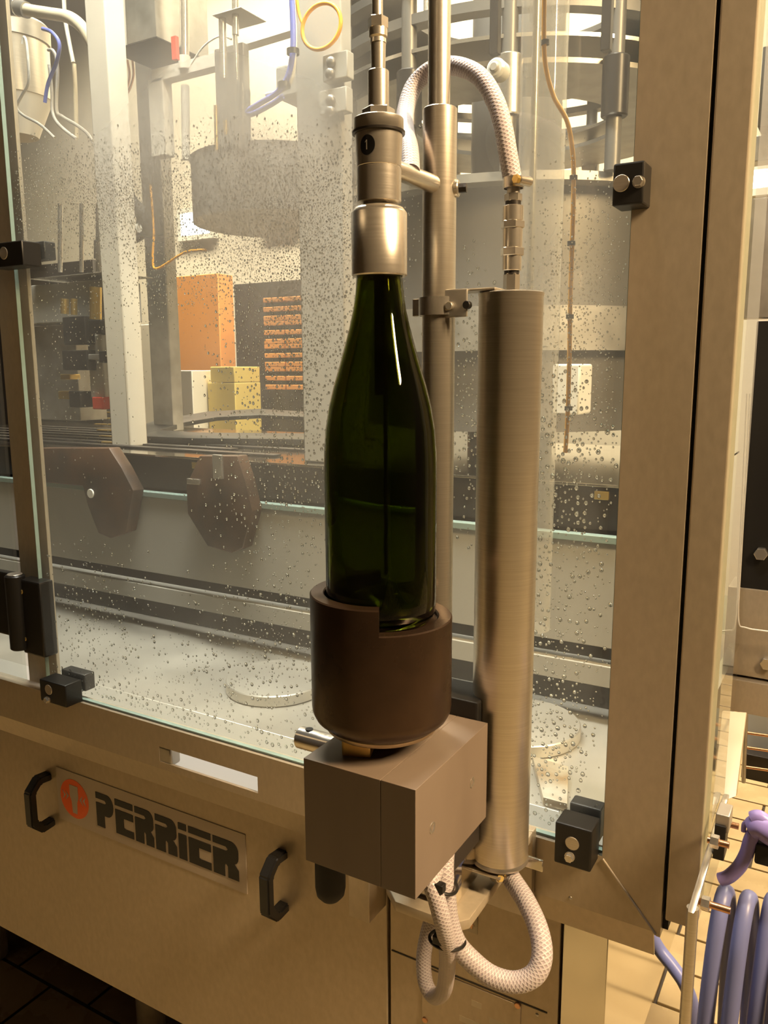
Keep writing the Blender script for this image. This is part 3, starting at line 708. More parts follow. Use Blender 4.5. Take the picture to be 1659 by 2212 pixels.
# bracket between column and reservoir
br = thing('reservoir_bracket', 'bent steel bracket bridging the column band and reservoir top', 'bracket', (.03, -.13, zc-.01))
b = MB(); zz = rz1+.0004
b.box((TX+rS*.55, RY-.026, zz), (RX-.004, RY-.003, zz+.0022), .0008); b.build('top_leaf', 'satin', br)
b = MB(); b.box((TX+rS*.70, RY-.0285, zc-.010), (RX-rr-.0005, RY-.026, zz+.0022), .001); b.build('side_leaf', 'dull', br)
for dx in (.006, .022):
    c0 = Vector((TX+rS*.70+dx, RY-.029, zc-.0005)); MB().cyl(c0+Vector((0, .002, 0)), c0-Vector((0, .0035, 0)), .0034, 16, bev=.0005).build('bolt', 'dull' if dx < .01 else 'black', br)
# hose clamp
def worm_clamp(c, ax, r, lbl, scr):
    t = thing('hose_clamp', lbl, 'clamp', c); ax = Vector(ax).normalized()
    MB().lathe([(r, -.0042), (r+.0009, -.0042), (r+.0009, .0042), (r, .0042)], c, ax, 36).build('band', 'steel', t)
    s_ = Vector(scr).normalized(); h = Vector(c)+s_*(r+.0035); tn = ax.cross(s_)
    MB().cyl(h-tn*.008, h+tn*.007, .0040, 14, bev=.0006).build('worm_screw', 'steel', t)
    MB().hexn(h-tn*.008, h-tn*.0115, .0036).build('screw_head', 'brass', t)
    return t
hc = Vector((RX, RY, rz(397)))
worm_clamp(hc, (0, 0, 1), q1(41), 'worm-drive hose clamp above the reservoir fittings', (1, -.35, 0))
# ---- upper braided hose
hr = span(20.5, at(1080, 250, RY))
pts = [(RX, RY, rz(402))]
for (px, py, y) in ((1097, 330, RY), (1086, 270, RY+.002), (1068, 215, RY+.006), (1035, 165, RY+.012), (985, 143, RY+.02), (935, 150, RY+.028), (895, 185, RY+.026), (876, 240, RY+.01), (876, 285, RY-.02), (884, 325, RY-.05)):
    pts.append(at(px, py, y))
pts.append(Vector((.0015, -.183, zat(345))))
h1 = MB().tube(pts, hr, 20, 10).build('braided_hose', 'braid')
tag(h1, 'clear braided hose arching from reservoir top over behind the column', 'hose')
# ---- bottom of the reservoir: plate, elbow, lower hose
MB().cyl((RX, RY, rz0-.016), (RX, RY, rz0), .009, 24).build('drain_stub', 'darkmetal', rv)
hz = at(1100, 1893, RY-.012)
worm_clamp(at(1096, 1884, RY-.008), Vector((.55, -.25, -1)), .0088, 'small hose clamp under the reservoir', (-.6, -.8, -.2))
hr2 = span(21.5, at(1130, 2000, RY-.03))
lo = [(1090, 1868, -.115), (1103, 1895, -.123), (1135, 1945, -.145), (1162, 2005, -.165), (1171, 2062, -.18), (1155, 2105, -.19), (1112, 2122, -.198), (1060, 2108, -.204), (1015, 2072, -.208), (985, 2036, -.212), (968, 1985, -.215), (962, 1930, -.216), (958, 1890, -.214), (958, 1862, -.210), (960, 1835, -.205)]
h2 = MB().tube([at(*p) for p in lo], hr2, 20, 10).build('braided_hose', 'braid')
tag(h2, 'clear braided hose looping below the reservoir and up under the block', 'hose')
lo2 = [(935, 1975, -.135), (922, 2025, -.14), (915, 2075, -.145), (920, 2125, -.15), (938, 2152, -.155), (958, 2140, -.175), (966, 2090, -.200), (966, 2040, -.225), (956, 1990, -.236), (944, 1945, -.238), (932, 1905, -.236), (940, 1878, -.226)]
h3 = MB().tube([at(*p) for p in lo2], span(17, at(940, 2060, -.16)), 18, 10).build('braided_hose', 'braid')
tag(h3, 'thin milky hose in a narrow loop tied beside the larger hose', 'hose')
lo3 = [(905, 1925, -.235), (925, 1905, -.22), (950, 1880, -.205), (970, 1850, -.19)]
# cable ties
def tie(px, py, y, r, lbl, ax, tilt):
    c = at(px, py, y); a = Vector(ax).normalized(); e1 = a.orthogonal().normalized(); e2 = a.cross(e1)
    t = thing('cable_tie', lbl, 'cable tie', c)
    pts = [c+(e1*math.cos(2*PI*k/14)*r[0]+e2*math.sin(2*PI*k/14)*r[1]) for k in range(14)]
    MB().tube(pts, .0015, 8, 3, closed=True).build('strap', 'black', t)
    hd = at(tilt[0], tilt[1], y-.014); MB().box(hd-Vector((.0042, .0035, .0038)), hd+Vector((.0042, .0035, .0038)), .001).build('head', 'black', t)
tie(966, 2030, -.219, (.0155, .0125), 'black cable tie binding the two hoses together', (.15, .1, 1), (947, 2028))
tie(955, 1905, -.224, (.0140, .0125), 'thin dark cable tie just under the support block', (.5, .1, 1), (950, 1917))
# bracket plate below (shelf carrying the station)
sh = thing('station_bracket', 'pale steel shelf bracket carrying the filling station off the lower panel', 'bracket', (.0, -.1, .985))
zsh = .966
poly = [(-.030, -.0165), (-.030, -.172), (-.010, -.190), (.050, -.190), (.060, -.178), (.060, -.0165)]
MB().prism([(x, y, zsh-.010) for x, y in poly], (0, 0, .010), .0012).build('shelf_plate', 'frame', sh)
MB().box((-.030, -.0160, .862), (.060, -.0055, zsh), .001).build('back_plate', 'frame', sh)
MB().box((-.172, -.022, .785), (-.142, LY-.0015, .845), .001).build('side_box', 'frame', sh)
MB().box((-.1415, -.008, .855), (-.0305, -.0048, .880), .0005).build('tie_strip', 'frame', sh)
MB().box((-.160, -.008, .8455), (-.1415, -.0048, .880), .0005).build('tie_strip', 'frame', sh)
MB().box((-.012, -.176, zsh+.0003), (.046, -.120, zsh+.052), .010).build('riser', 'mirror', sh)
MB().box((-.030, -.200, zsh+.0525), (.052, -.105, bz0-.0005), .002).build('spacer', 'darkmetal', sh)
b = MB(); b.tube([(.012, -.130, 1.045), (.045, -.128, 1.043), (RX-.004, RY, rz0-.0022)], .0012, 8, 1)
plate = MB(); plate.box((.000, -.142, rz0-.0030), (RX+.012, RY+.012, rz0-.0004), .0008); plate.build('reservoir_foot', 'satin', sh)
MB().box((.004, -.1445, zsh), (.030, -.1425, rz0), .0008).build('foot_web', 'mirror', sh)
tb_ = at(1138, 1868, -.06)
MB().box((RX+.006, -.100, rz0-.010), (tb_.x+.03, -.0975, rz0+.002), .0008).build('rear_tab', 'mirror', sh)
# black bearing plate between block and column
b = MB(); b.box((-.030, -.1495, 1.058), (.052, -.105, 1.158), .002); bo = b.build('bearing_plate', 'black'); tag(bo, 'black plate wedged between the support block and the column', 'plate')


# ================================================================== INSIDE THE MACHINE
IX0, IX1 = -1.9, .125
tr = MB(); tr.box((IX0, .0505, .950), (IX1, .46, .957), .001); tro = tr.build('drip_tray', 'tray'); tag(tro, 'bright wet stainless drip tray covering the machine bed inside the glass', 'tray')
c1 = atz(597, 1462, .975); r1 = span(108, c1)
for (c, lb) in ((c1, 'flat round steel disc on the tray left of the cup'), (atz(1128, 1556, .975), 'flat round steel disc on the tray behind the reservoir')):
    o = MB().cyl((c.x, c.y, .9573), (c.x, c.y, .975), r1, 56, bev=.0015).build('round_disc', 'tray'); tag(o, lb, 'disc', 'round discs on the tray')
sq = [atz(px, py, .968) for px, py in ((1140, 1765), (1200, 1772), (1228, 1655), (1150, 1632))]
M['rusty'] = grain(mat('stained_steel', (.6, .5, .35), .4, .4), (.34, .20, .08), (.72, .66, .54), (1, 1, 1), 22)
o = MB().prism([(p.x, max(p.y, .054), .9573) for p in sq], (0, 0, .0105), .001).build('stained_plate', 'rusty'); tag(o, 'rust stained square plate on the tray in the near corner', 'plate')
FYB = .30
def zq(y): return at(660, y, FYB).z
bed = thing('conveyor_bed', 'long conveyor bed with grey apron, dark gaps and light lower beam', 'conveyor', (-.7, .4, .9575))
MB().box((IX0, FYB, zq(1292)), (IX1, FYB+.012, zq(1108)), .001).build('apron', 'grey', bed)
MB().box((IX0, FYB-.004, zq(1107.5)), (IX1, FYB+.012, zq(1095)), .001).build('glass_strip', 'gedge', bed)
MB().box((IX0, FYB, zq(1362)), (IX1, FYB+.03, zq(1325)), .001).build('lower_beam', 'grey', bed)
MB().box((IX0, FYB+.06, .9578), (IX1, FYB+.09, zq(1094))).build('gap_shade_board', 'black', bed)  # black board gives the gaps their shadow by colour
zT = at(660, 1003, .335).z
MB().box((IX0, .335, zq(1094)), (IX1, .36, zT-.004), .001).build('side_plate', 'darkmetal', bed)
MB().box((IX0, .330, zT-.004), (IX1, .92, zT), .0008).build('table_top', 'mirror', bed)
for k, (px, py) in enumerate(((270, 1006), (425, 1005), (1300, 1070))):
    p = at(px, py, .334); MB().box((p.x-.010, .331, p.z-.006), (p.x+.010, .336, p.z+.006), .001).build('marker', 'brass', bed)
# chain plates on the conveyor table
for k in range(7):
    y0 = .40+k*.055
    MB().box((-1.75, y0, zT+.0003), (-.75 if k % 2 else -.60, y0+.022, zT+.0042), .001).build('chain_rail', 'darkmetal', bed)
gpts = [(665, 896), (560, 889), (450, 895), (335, 916), (276, 938), (300, 952), (420, 957), (665, 960), (665, 946), (430, 944), (345, 938), (400, 920), (470, 908), (560, 903), (665, 908)]
o = MB().prism([(*atz(px, py, zT+.006).xy, zT+.0045) for px, py in gpts], (0, 0, .012), .001).build('guide_curve', 'black'); tag(o, 'black curved guide plate lying on the conveyor table', 'guide')
# brown brackets hanging in front of the apron
def bracket(pts, lb, extra):
    A = [at(px, py, FYB-.032) for px, py in pts]
    t = thing('hanging_bracket', lb, 'bracket', (sum(p.x for p in A)/len(A), FYB-.017, min(p.z for p in A)), 'brown brackets')
    MB().prism([(p.x, FYB-.032, p.z) for p in A], (0, .027, 0), .002).build('bracket_body', 'brown', t)
    for (px, py, w, h, mt) in extra:
        p = at(px, py, FYB-.033); sx = span(w/2, p); sz = span(h/2, p)
        if w == h: MB().cyl((p.x, FYB-.0315, p.z), (p.x, FYB-.035, p.z), sx, 20, bev=.0008).build('bolt_head', mt, t)
        else: MB().box((p.x-sx, FYB-.037, p.z-sz), (p.x+sx, FYB-.0315, p.z+sz), .001).build('clip', mt, t)
bracket([(82, 968), (235, 968), (262, 1010), (288, 1060), (272, 1150), (238, 1163), (212, 1152), (190, 1095), (178, 1050), (92, 1042)], 'dark brown bracket hanging by the left post, pale round bolt on it', [(196, 1066, 20, 20, 'white')])
bracket([(430, 985), (512, 985), (530, 1040), (545, 1105), (524, 1185), (498, 1195), (448, 1180), (405, 1110), (402, 1050)], 'dark brown bracket hanging mid-apron, pale clip on it', [(472, 1008, 26, 52, 'dull'), (420, 1040, 36, 12, 'steel')])
# drive unit at the left
dy = .50
du = thing('capping_unit', 'dark capping unit with brass bushes behind the left of the pane', 'machine unit', (at(140, 900, dy).x, dy, zT))
def bx(px0, py0, px1, py1, y0, y1, name, mt, par, bev=.002):
    A = at(px0, py1, y0); B = at(px1, py0, y0); return MB().box((A.x, y0, A.z), (B.x, y1, B.z), bev).build(name, mt, par)
def rod(px0, py0, px1, py1, y, w, name, mt, par, seg=16):
    A = at(px0, py0, y); B = at(px1, py1, y); return MB().cyl(A, B, span(w/2, A), seg).build(name, mt, par)
bx(62, 588, 226, 602, dy-.02, dy+.12, 'top_plate', 'dull', du)
bx(70, 603, 228, 700, dy, dy+.1, 'upper_housing', 'grey', du)
bx(66, 700, 160, 905, dy+.02, dy+.1, 'left_column', 'dull', du)
for px, w, y0_, y1_ in ((140, 18, 645, 678), (160, 14, 645, 680), (207, 26, 620, 690)): rod(px, y0_, px, y1_, dy-.03, w, 'bush', 'brass', du)
for a in ((138, 682, 182, 745), (192, 690, 216, 722), (136, 756, 186, 800), (150, 845, 172, 880)): bx(*a, dy-.045, dy-.01, 'guide_block', 'black', du)
bx(186, 764, 244, 778, dy-.04, dy-.028, 'sensor_arm', 'dull', du); bx(214, 758, 246, 784, dy-.046, dy-.026, 'sensor', 'black', du)
bx(196, 722, 218, 860, dy-.02, dy+.02, 'white_slide', 'white', du, .003); bx(200, 858, 222, 884, dy-.03, dy+.01, 'red_band', 'red', du)
bx(130, 808, 150, 820, dy-.03, dy, 'brass_pin', 'brass', du); bx(126, 845, 152, 862, dy-.03, dy, 'brass_pin', 'brass', du)
for px, w in ((130, 10), (176, 9), (216, 18)): rod(px, 440, px, 588, dy, w, 'spindle', 'steel', du)
rod(216, 520, 216, 560, dy, 26, 'spindle_collar', 'steel', du)
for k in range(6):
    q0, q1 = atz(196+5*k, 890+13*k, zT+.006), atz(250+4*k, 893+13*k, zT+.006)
    MB().box((q0.x, q0.y-.004, zT+.0045), (q1.x, q0.y+.006, zT+.008), .0008).build('yellow_glint_strip', 'brass', du)  # yellow reflections on the table top, laid out as thin strips
# inner uprights
def upright(px0, px1, pyb, y, lb, mt, d=.05):
    A = at(px0, pyb, y); B = at(px1, pyb, y)
    o = MB().box((A.x, y, zT), (B.x, y+d, 2.9), .003).build('upright_profile', mt); return tag(o, lb, 'post')
upright(236, 276, 880, .42, 'pale upright profile beside the hanging grey box', 'cream')
sqp = upright(655, 748, 940, .365, 'wide grey upright profile carrying the orange cable ring', 'grey', .03)
up3 = upright(330, 372, 880, .80, 'dull upright profile rising behind the conveyor curve', 'dull', .04)
# tank with hoses at the top left
ty = .72; tc = at(28, 140, ty); R_ = span(76, tc)
tk = thing('product_tank', 'round steel tank with rolled lid in the upper left', 'tank', (tc.x, ty, at(28, 310, ty).z))
z1, z2, z3, z4 = at(28, 300, ty).z, at(28, 215, ty).z, at(28, 92, ty).z, at(28, 52, ty).z
MB().lathe([(0, z2-.002), (R_, z2-.002), (R_, z3), (0, z3)], (tc.x, ty, 0), seg=48).build('tank_wall', 'satin', tk)
MB().lathe([(0, z1), (R_*.55, z1), (R_*.99, z2), (0, z2)], (tc.x, ty, 0), seg=48).build('cone', 'cream', tk)
MB().lathe([(0, z3-.004), (R_*1.05, z3-.004), (R_*1.06, z4-.006), (R_*1.0, z4), (0, z4+.01)], (tc.x, ty, 0), seg=48).build('lid', 'dull', tk)
def cable(pts, y, w, mt, name, lb, cat='cable', grp=None, ys=None):
    P = [at(px, py, (ys[i] if ys else y)) for i, (px, py) in enumerate(pts)]
    o = MB().tube(P, span(w/2, P[len(P)//2]), 10, 8).build(name, mt); return tag(o, lb, cat, grp)
wy = ty-R_-.03
cable([(48, 95), (52, 80), (58, 100), (62, 175), (48, 205), (36, 232), (52, 250), (85, 268), (118, 298)], wy, 6, 'white', 'white_cable', 'white cable kinked in front of the steel tank')
cable([(104, 108), (116, 112), (124, 150), (122, 235), (135, 252), (165, 270), (190, 290), (206, 318)], wy, 7, 'white', 'white_cable', 'white cable swinging right from the tank lid towards the pale upright')
cable([(106, 140), (112, 200), (114, 245), (130, 272), (165, 300)], wy-.01, 7, 'white', 'white_cable', 'short white cable beside the blue tube')
cable([(92, 62), (112, 70), (128, 95), (122, 135), (104, 180), (97, 222)], wy-.02, 8, 'bluep', 'blue_tube', 'thin blue tube curling off the tank lid', 'tube')
cable([(138, 0), (142, 50), (158, 135)], wy, 9, 'white', 'lilac_tube', 'pale tube dropping behind the beige hose', 'tube')
cable([(160, 138), (163, 200), (165, 300)], wy+.03, 9, 'pipe', 'pale_rod', 'pale straight rod left of the pale upright', 'rod')
bh = cable([(30, 12), (62, 22), (110, 30), (150, 38), (180, 62), (203, 100)], wy-.06, 26, 'pipe', 'beige_hose', 'thick beige hose across the top left corner', 'hose')
A = at(12, 12, wy-.06); Bq = at(40, 16, wy-.06)
fit = thing('hose_coupling', 'steel coupling at the end of the thick beige hose', 'coupling', A)
MB().cyl(A, Bq, span(18, A), 20, bev=.001).build('coupling_sleeve', 'steel', fit); Cq = at(58, 22, wy-.06); MB().cyl(Bq, Cq, span(16, A), 20).build('coupling_band', 'dull', fit)
# hanging control box
cy_ = .62; A = at(246, 118, cy_); B = at(276, 118, cy_); C3 = at(344, 130, cy_)
cb = thing('control_box', 'grey control box hanging at the top with orange leads below', 'control box', ((A.x+C3.x)/2, cy_+.06, at(300, 120, cy_).z))
zbx = at(290, 96, cy_).z
MB().box((A.x, cy_, zbx), (B.x, cy_+.16, 2.9), .002).build('narrow_case', 'cream', cb)
MB().box((B.x+.006, cy_-.005, zbx), (C3.x, cy_+.16, 2.9), .002).build('wide_case', 'dull', cb)
MB().box((A.x-.004, cy_-.008, zbx-.004), (C3.x+.004, cy_+.165, zbx-.0002), .001).build('base_plate', 'darkmetal', cb)
for k, pts in enumerate(([(262, 132), (272, 160), (270, 190), (252, 218)], [(275, 130), (280, 165), (270, 200), (250, 222)], [(286, 128), (288, 165), (276, 200), (256, 220)])):
    cable(pts, cy_+.08, 5, 'copper', 'orange_lead', 'thin orange lead hanging from the grey control box', 'cable', 'orange leads')
# pipework
py_ = .66
pw = thing('pipe_frame', 'pale square pipe frame with upright rods behind the fogged glass', 'frame', (at(400, 330, py_).x, py_, at(400, 340, py_).z))
rod(398, -40, 399, 148, py_, 20, 'rod', 'steel', pw); rod(400, 185, 402, 345, py_, 18, 'rod', 'cream', pw)
rod(398, 122, 399, 150, py_, 26, 'rod_collar', 'cream', pw)
bx(327, 165, 350, 340, py_, py_+.03, 'leg', 'cream', pw)
A = at(328, 178, py_); B = at(482, 142, py_+.02); d = B-A
MB().prism([A, A+Vector((0, .03, 0)), A+Vector((0, .03, .026)), A+Vector((0, 0, .026))], (d.x, .0, d.z*.2)).build('cross_beam', 'cream', pw)
o = bx(371, 76, 379, 130, py_-.05, py_-.04, 'red_tab', 'red', None, .001); tag(o, 'small red tab hanging beside the upright rod', 'tab')
cable([(412, 140), (440, 100), (475, 78), (500, 85)], py_-.03, 4, 'white', 'white_cable', 'thin white cable looping between the rods behind fogged glass')
vl = thing('valve_lift', 'steel valve lift of twin rods joined by a white head block', 'valve', (at(500, 320, .6).x, .6, at(500, 330, .6).z))
bx(458, 14, 520, 34, .58, .66, 'head_block', 'white', vl)
rod(480, 30, 483, 170, .6, 16, 'rod', 'steel', vl); rod(508, -60, 509, 76, .6, 15, 'rod', 'steel', vl); rod(508, 76, 512, 185, .6, 10, 'rod', 'steel', vl)
bx(470, 90, 524, 320, .645, .665, 'back_plate', 'dull', vl)
rod(515, 180, 516, 318, .6, 20, 'valve_barrel', 'steel', vl); rod(534, 195, 536, 318, .61, 14, 'valve_barrel', 'steel', vl); rod(466, 228, 468, 325, .6, 9, 'pin', 'brass', vl); rod(487, 260, 488, 290, .6, 10, 'pin', 'brass', vl)
A = at(516, 100, .70); B = at(640, 62, .70)
o = MB().prism([A, A+Vector((0, .03, 0)), A+Vector((0, .03, .03)), A+Vector((0, 0, .03))], (B.x-A.x, 0, B.z-A.z)).build('white_bar', 'white'); tag(o, 'white bar running right from the valve lift', 'bar')
# carousel canopy behind the fog (left lower drum)
dz0, dz1 = at(560, 470, .75).z, at(560, 330, .75).z
o = MB().lathe([(0, dz0), (.20, dz0), (.20, dz1-.004), (.205, dz1), (0, dz1)], (at(600, 400, .85).x, .85, 0), seg=56).build('starwheel_drum', 'dull'); tag(o, 'wide dull drum behind the heavily misted glass', 'drum')
hk = cable([(262, 388), (280, 430), (308, 465), (305, 500), (278, 514), (248, 516)], .62, 30, 'rubber', 'dark_hose', 'thick dark hose curling behind the beaded glass', 'hose')
o = MB().cyl(at(250, 495, .56), at(300, 493, .56), span(9, at(270, 494, .56)), 20).build('light_tube', 'white'); tag(o, 'white tube lying on the thick dark hose', 'tube')
cable([(325, 400), (332, 500), (330, 560), (340, 580), (400, 545), (450, 540)], .7, 5, 'orange', 'orange_cable', 'orange cable branching behind the mist')
# blue hose bundle and grey junction box
jb = bx(596, 130, 652, 214, .45, .55, 'junction_box', 'grey', None, .004); tag(jb, 'grey junction box on the wide upright', 'box')
cable([(630, -10), (633, 60), (632, 115), (622, 165), (598, 200), (560, 224), (536, 240), (545, 246), (585, 226), (612, 208)], .335, 12, 'bluep', 'blue_tube', 'thick blue tube looping down at the wide upright', 'tube')
cable([(636, -10), (638, 60), (637, 115), (630, 170), (610, 195), (575, 205)], .340, 9, 'white', 'clear_tube', 'clear tube tied along the thick blue tube', 'tube')
for (px, py) in ((633, 112), (614, 184)):
    p = at(px, py, .335); r = span(11, p); o = MB().lathe([(r, -.004), (r+.002, -.004), (r+.002, .004), (r, .004)], p, (0, 0, 1), 16).build('cable_tie', 'black'); tag(o, 'black cable tie around the blue and clear tubes', 'cable tie', 'ties on the blue tube')
rc = at(694, 57, .34); rr_ = span(45, rc)
ringp = [rc+Vector((math.cos(a)*rr_*1.12, 0, math.sin(a)*rr_)) for a in [2*PI*k/16 for k in range(16)]]
o = MB().tube(ringp, span(4.5, rc), 10, 4, closed=True).build('orange_cable', 'orange'); tag(o, 'orange cable wound into a ring on the wide upright', 'cable')
cable([(640, -10), (646, 30), (655, 55)], .34, 7, 'orange', 'orange_cable', 'orange cable tail above the cable ring')
for k, (a, kn) in enumerate((((697, 106, 750, 178), ((714, 134), (712, 158))), ((690, 184, 748, 250), ((713, 216), (712, 240))))):
    pl = bx(*a, .345, .3645, 'knob_plate', 'grey', None, .002); tag(pl, ('upper' if k == 0 else 'lower')+' pale plate with two dark knobs on the wide upright', 'plate')
    for (px, py) in kn:
        p = at(px, py, .34); MB().sphere((p.x, .341, p.z), span(12, p), 1, .8, 1, 16).build('knob', 'mid', pl)
# ---- turning carousel at the right
cyc = .78; cxx = at(1120, 60, cyc).x; CRd = cxx-at(745, 95, cyc).x
ca = thing('filling_carousel', 'large round filling carousel with stacked rings and hanging columns', 'carousel', (cxx, cyc, zT+.002))
def ringz(py): return at(760, py, cyc).z
def cring(pyt, pyb, r0_, r1_, name, mt, seg=96):
    za_, zb_ = ringz(pyb), ringz(pyt); MB().lathe([(r0_, za_), (r1_, za_), (r1_, zb_), (r0_, zb_), (r0_, za_)], (cxx, cyc, 0), seg=seg).build(name, mt, ca)
R1 = CRd
cring(84, 96, R1*.55, R1*1.02, 'rim_flange', 'mid'); cring(97, 165, R1*.90, R1*.985, 'upper_drum', 'mid')
cring(196, 210, R1*.90, R1*.97, 'hoop', 'mid'); cring(246, 262, R1*.88, R1*.95, 'hoop', 'mid')
cring(300, 306, R1*.5, R1*.95, 'middle_flange', 'steel'); cring(330, 338, R1*.5, R1*.9, 'middle_flange', 'dull')
cring(498, 512, R1*.3, R1*.9, 'lower_flange', 'dull'); cring(512, 700, R1*.3, R1*.80, 'lower_drum', 'mid')
cring(700, 770, R1*.3, R1*.84, 'skirt', 'dull'); cring(770, 900, R1*.3, R1*.78, 'base_drum', 'mid')
MB().cyl((cxx, cyc, zT+.002), (cxx, cyc, ringz(84)), R1*.22, 32).build('centre_post', 'mid', ca)
NCOL = 14
for k in range(NCOL):
    a = 2*PI*k/NCOL+.12; x, y = cxx+math.cos(a)*R1*.93, cyc+math.sin(a)*R1*.93
    MB().cyl((x, y, ringz(500)), (x, y, ringz(160)), .012, 14).build('column', 'mid', ca)
    MB().cyl((x, y, ringz(420)), (x, y, ringz(330)), .020, 16, bev=.002).build('valve_body', 'steel' if k % 2 else 'darkmetal', ca)
    x2, y2 = cxx+math.cos(a+.2)*R1*.9, cyc+math.sin(a+.2)*R1*.9
    MB().cyl((x2, y2, ringz(96)), (x2, y2, ringz(-60)), .008, 10).build('upper_rod', 'steel', ca)
# clamp knobs under the rim
for (px, pt, pb) in ((1070, 20, 118), (1312, 28, 110)):
    A = at(px, pt, .30); B = at(px, pb, .30)
    kb = thing('hanging_strut', 'dark strut with pale round knob under the carousel rim' if px < 1200 else 'dark strut hanging by the corner post, under the carousel rim', 'strut', (A.x, .30, B.z))
    MB().box((A.x-.006, .295, B.z), (A.x+.006, .307, A.z+.05), .001).build('bar', 'darkmetal', kb)
    if px < 1200:
        p = at(1072, 148, .29); MB().cyl((p.x, .31, p.z), (p.x, .285, p.z), span(21, p), 32, bev=.003).build('knob', 'knobw', kb); MB().cyl((p.x, .286, p.z), (p.x, .280, p.z), span(11, p), 24, bev=.002).build('knob_cap', 'grey', kb)
wb = bx(1190, 786, 1254, 896, .36, .42, 'white_box', 'white', None, .003); tag(wb, 'white box under the carousel skirt near the orange cable', 'box')
# clear corner tube and the orange cable along it
ax_ = at(1160, 700, .12); ar = span(48, ax_)
M['tubeglass'] = sheet('cloudy_acrylic', .26, .36, [], (.985, .975, .95), (.80, .74, .66))
o = MB().cyl((ax_.x, .12, zT-.15), (ax_.x, .12, 2.9), ar, 40).build('clear_tube_post', 'tubeglass'); tag(o, 'cloudy clear acrylic tube standing upright behind the reservoir', 'tube')
o = MB().cyl((ax_.x-ar*.38, .12, zT-.15), (ax_.x-ar*.38, .12, 2.9), ar*.16, 16).build('highlight_rod', 'steel'); tag(o, 'thin bright rod shaped as the highlight along the cloudy acrylic tube', 'rod')  # rod put in as the tube's bright vertical highlight
ocp = [(1176, -20), (1175, 90), (1180, 150), (1197, 210), (1225, 262), (1237, 330), (1239, 400), (1236, 520), (1232, 640), (1230, 760), (1226, 900), (1221, 978)]
cable(ocp, .05, 10, 'orange', 'orange_cable', 'orange cable running down inside the glass by the corner post')
for (px, py) in ((1178, 92), (1239, 384), (1234, 526), (1231, 684), (1228, 882)):
    p = at(px, py, .05); r = span(6, p); o = MB().lathe([(r, -.0022), (r+.0012, -.0022), (r+.0012, .0022), (r, .0022)], p, (0, 0, 1), 14).build('cable_tie', 'black'); tag(o, 'tiny black cable tie on the long orange cable', 'cable tie', 'ties on the orange cable')

# ================================================================== HALL BEYOND
hy = 2.6
def hallbox(px0, py0, px1, py1, y, d, name, mt, lb, cat, grp=None):
    A = at(px0, py1, y); B = at(px1, py0, y)
    o = MB().box((A.x, y, 0 if py1 >= 1000 else A.z), (B.x, y+d, B.z), .004).build(name, mt); return tag(o, lb, cat, grp)
hallbox(380, 590, 470, 1000, hy, .12, 'orange_board', 'orangep', 'tall orange board standing in the hall behind the machine', 'board')
hallbox(375, 800, 414, 1000, hy-.35, .18, 'white_carton', 'white', 'white carton in front of the orange board', 'carton')
for (a, lb) in (((455, 792, 505, 826), 'yellow carton stacked on the amber one in the hall'), ((455, 827, 507, 1000), 'amber carton under the yellow one in the hall')):
    hallbox(*a, hy-.25, .2, 'carton', 'yellow', lb, 'carton', 'cartons in the hall')
cst = hallbox(570, 842, 668, 1000, hy, .3, 'crate_stand', 'darkmetal', 'dark stand carrying the stack of orange crates', 'stand')
ztop = WL['crate_stand'].z+cst.dimensions.z; A_ = at(572, 842, hy); zt0 = at(600, 842, hy).z; ch_ = (at(600, 642, hy).z-zt0)/4; cw_ = (at(664, 842, hy).x-A_.x)/2
for i in range(2):
    for j in range(4):
        x_ = A_.x+i*cw_; z_ = zt0+j*ch_+.0005; e_ = .004
        cr_ = thing('orange_crate', 'orange bottle crate, '+('lowest', 'second lowest', 'second highest', 'topmost')[j]+' of its column '+('beside the cartons', 'beside the wide upright')[i], 'crate', (x_+cw_/2, hy+.15, z_), 'stacked orange crates')
        for (q0, q1) in ((0, .22), (.40, .60), (.80, .995)): MB().box((x_+e_, hy, z_+ch_*q0), (x_+cw_-e_, hy+.3, z_+ch_*q1), .003).build('crate_band', 'orangep', cr_)
        MB().box((x_+e_*2, hy+.02, z_+.001), (x_+cw_-e_*2, hy+.28, z_+ch_*.98)).build('crate_core', 'darkmetal', cr_)
hallbox(520, 600, 700, 1050, hy+.35, .3, 'dark_rack', 'darkmetal', 'dark storage rack behind the orange crates', 'rack')
hallbox(-250, 560, 200, 1050, hy+.2, .3, 'dark_cabinet', 'darkmetal', 'dark cabinet standing far behind the left post', 'cabinet')
hallbox(760, 560, 1150, 1050, hy+.2, .3, 'grey_cabinet', 'grey', 'grey cabinet in the hall behind the bottle', 'cabinet')
hallbox(250, 700, 330, 1000, hy, .3, 'beige_cabinet', 'cream', 'beige cabinet beside the white carton', 'cabinet')

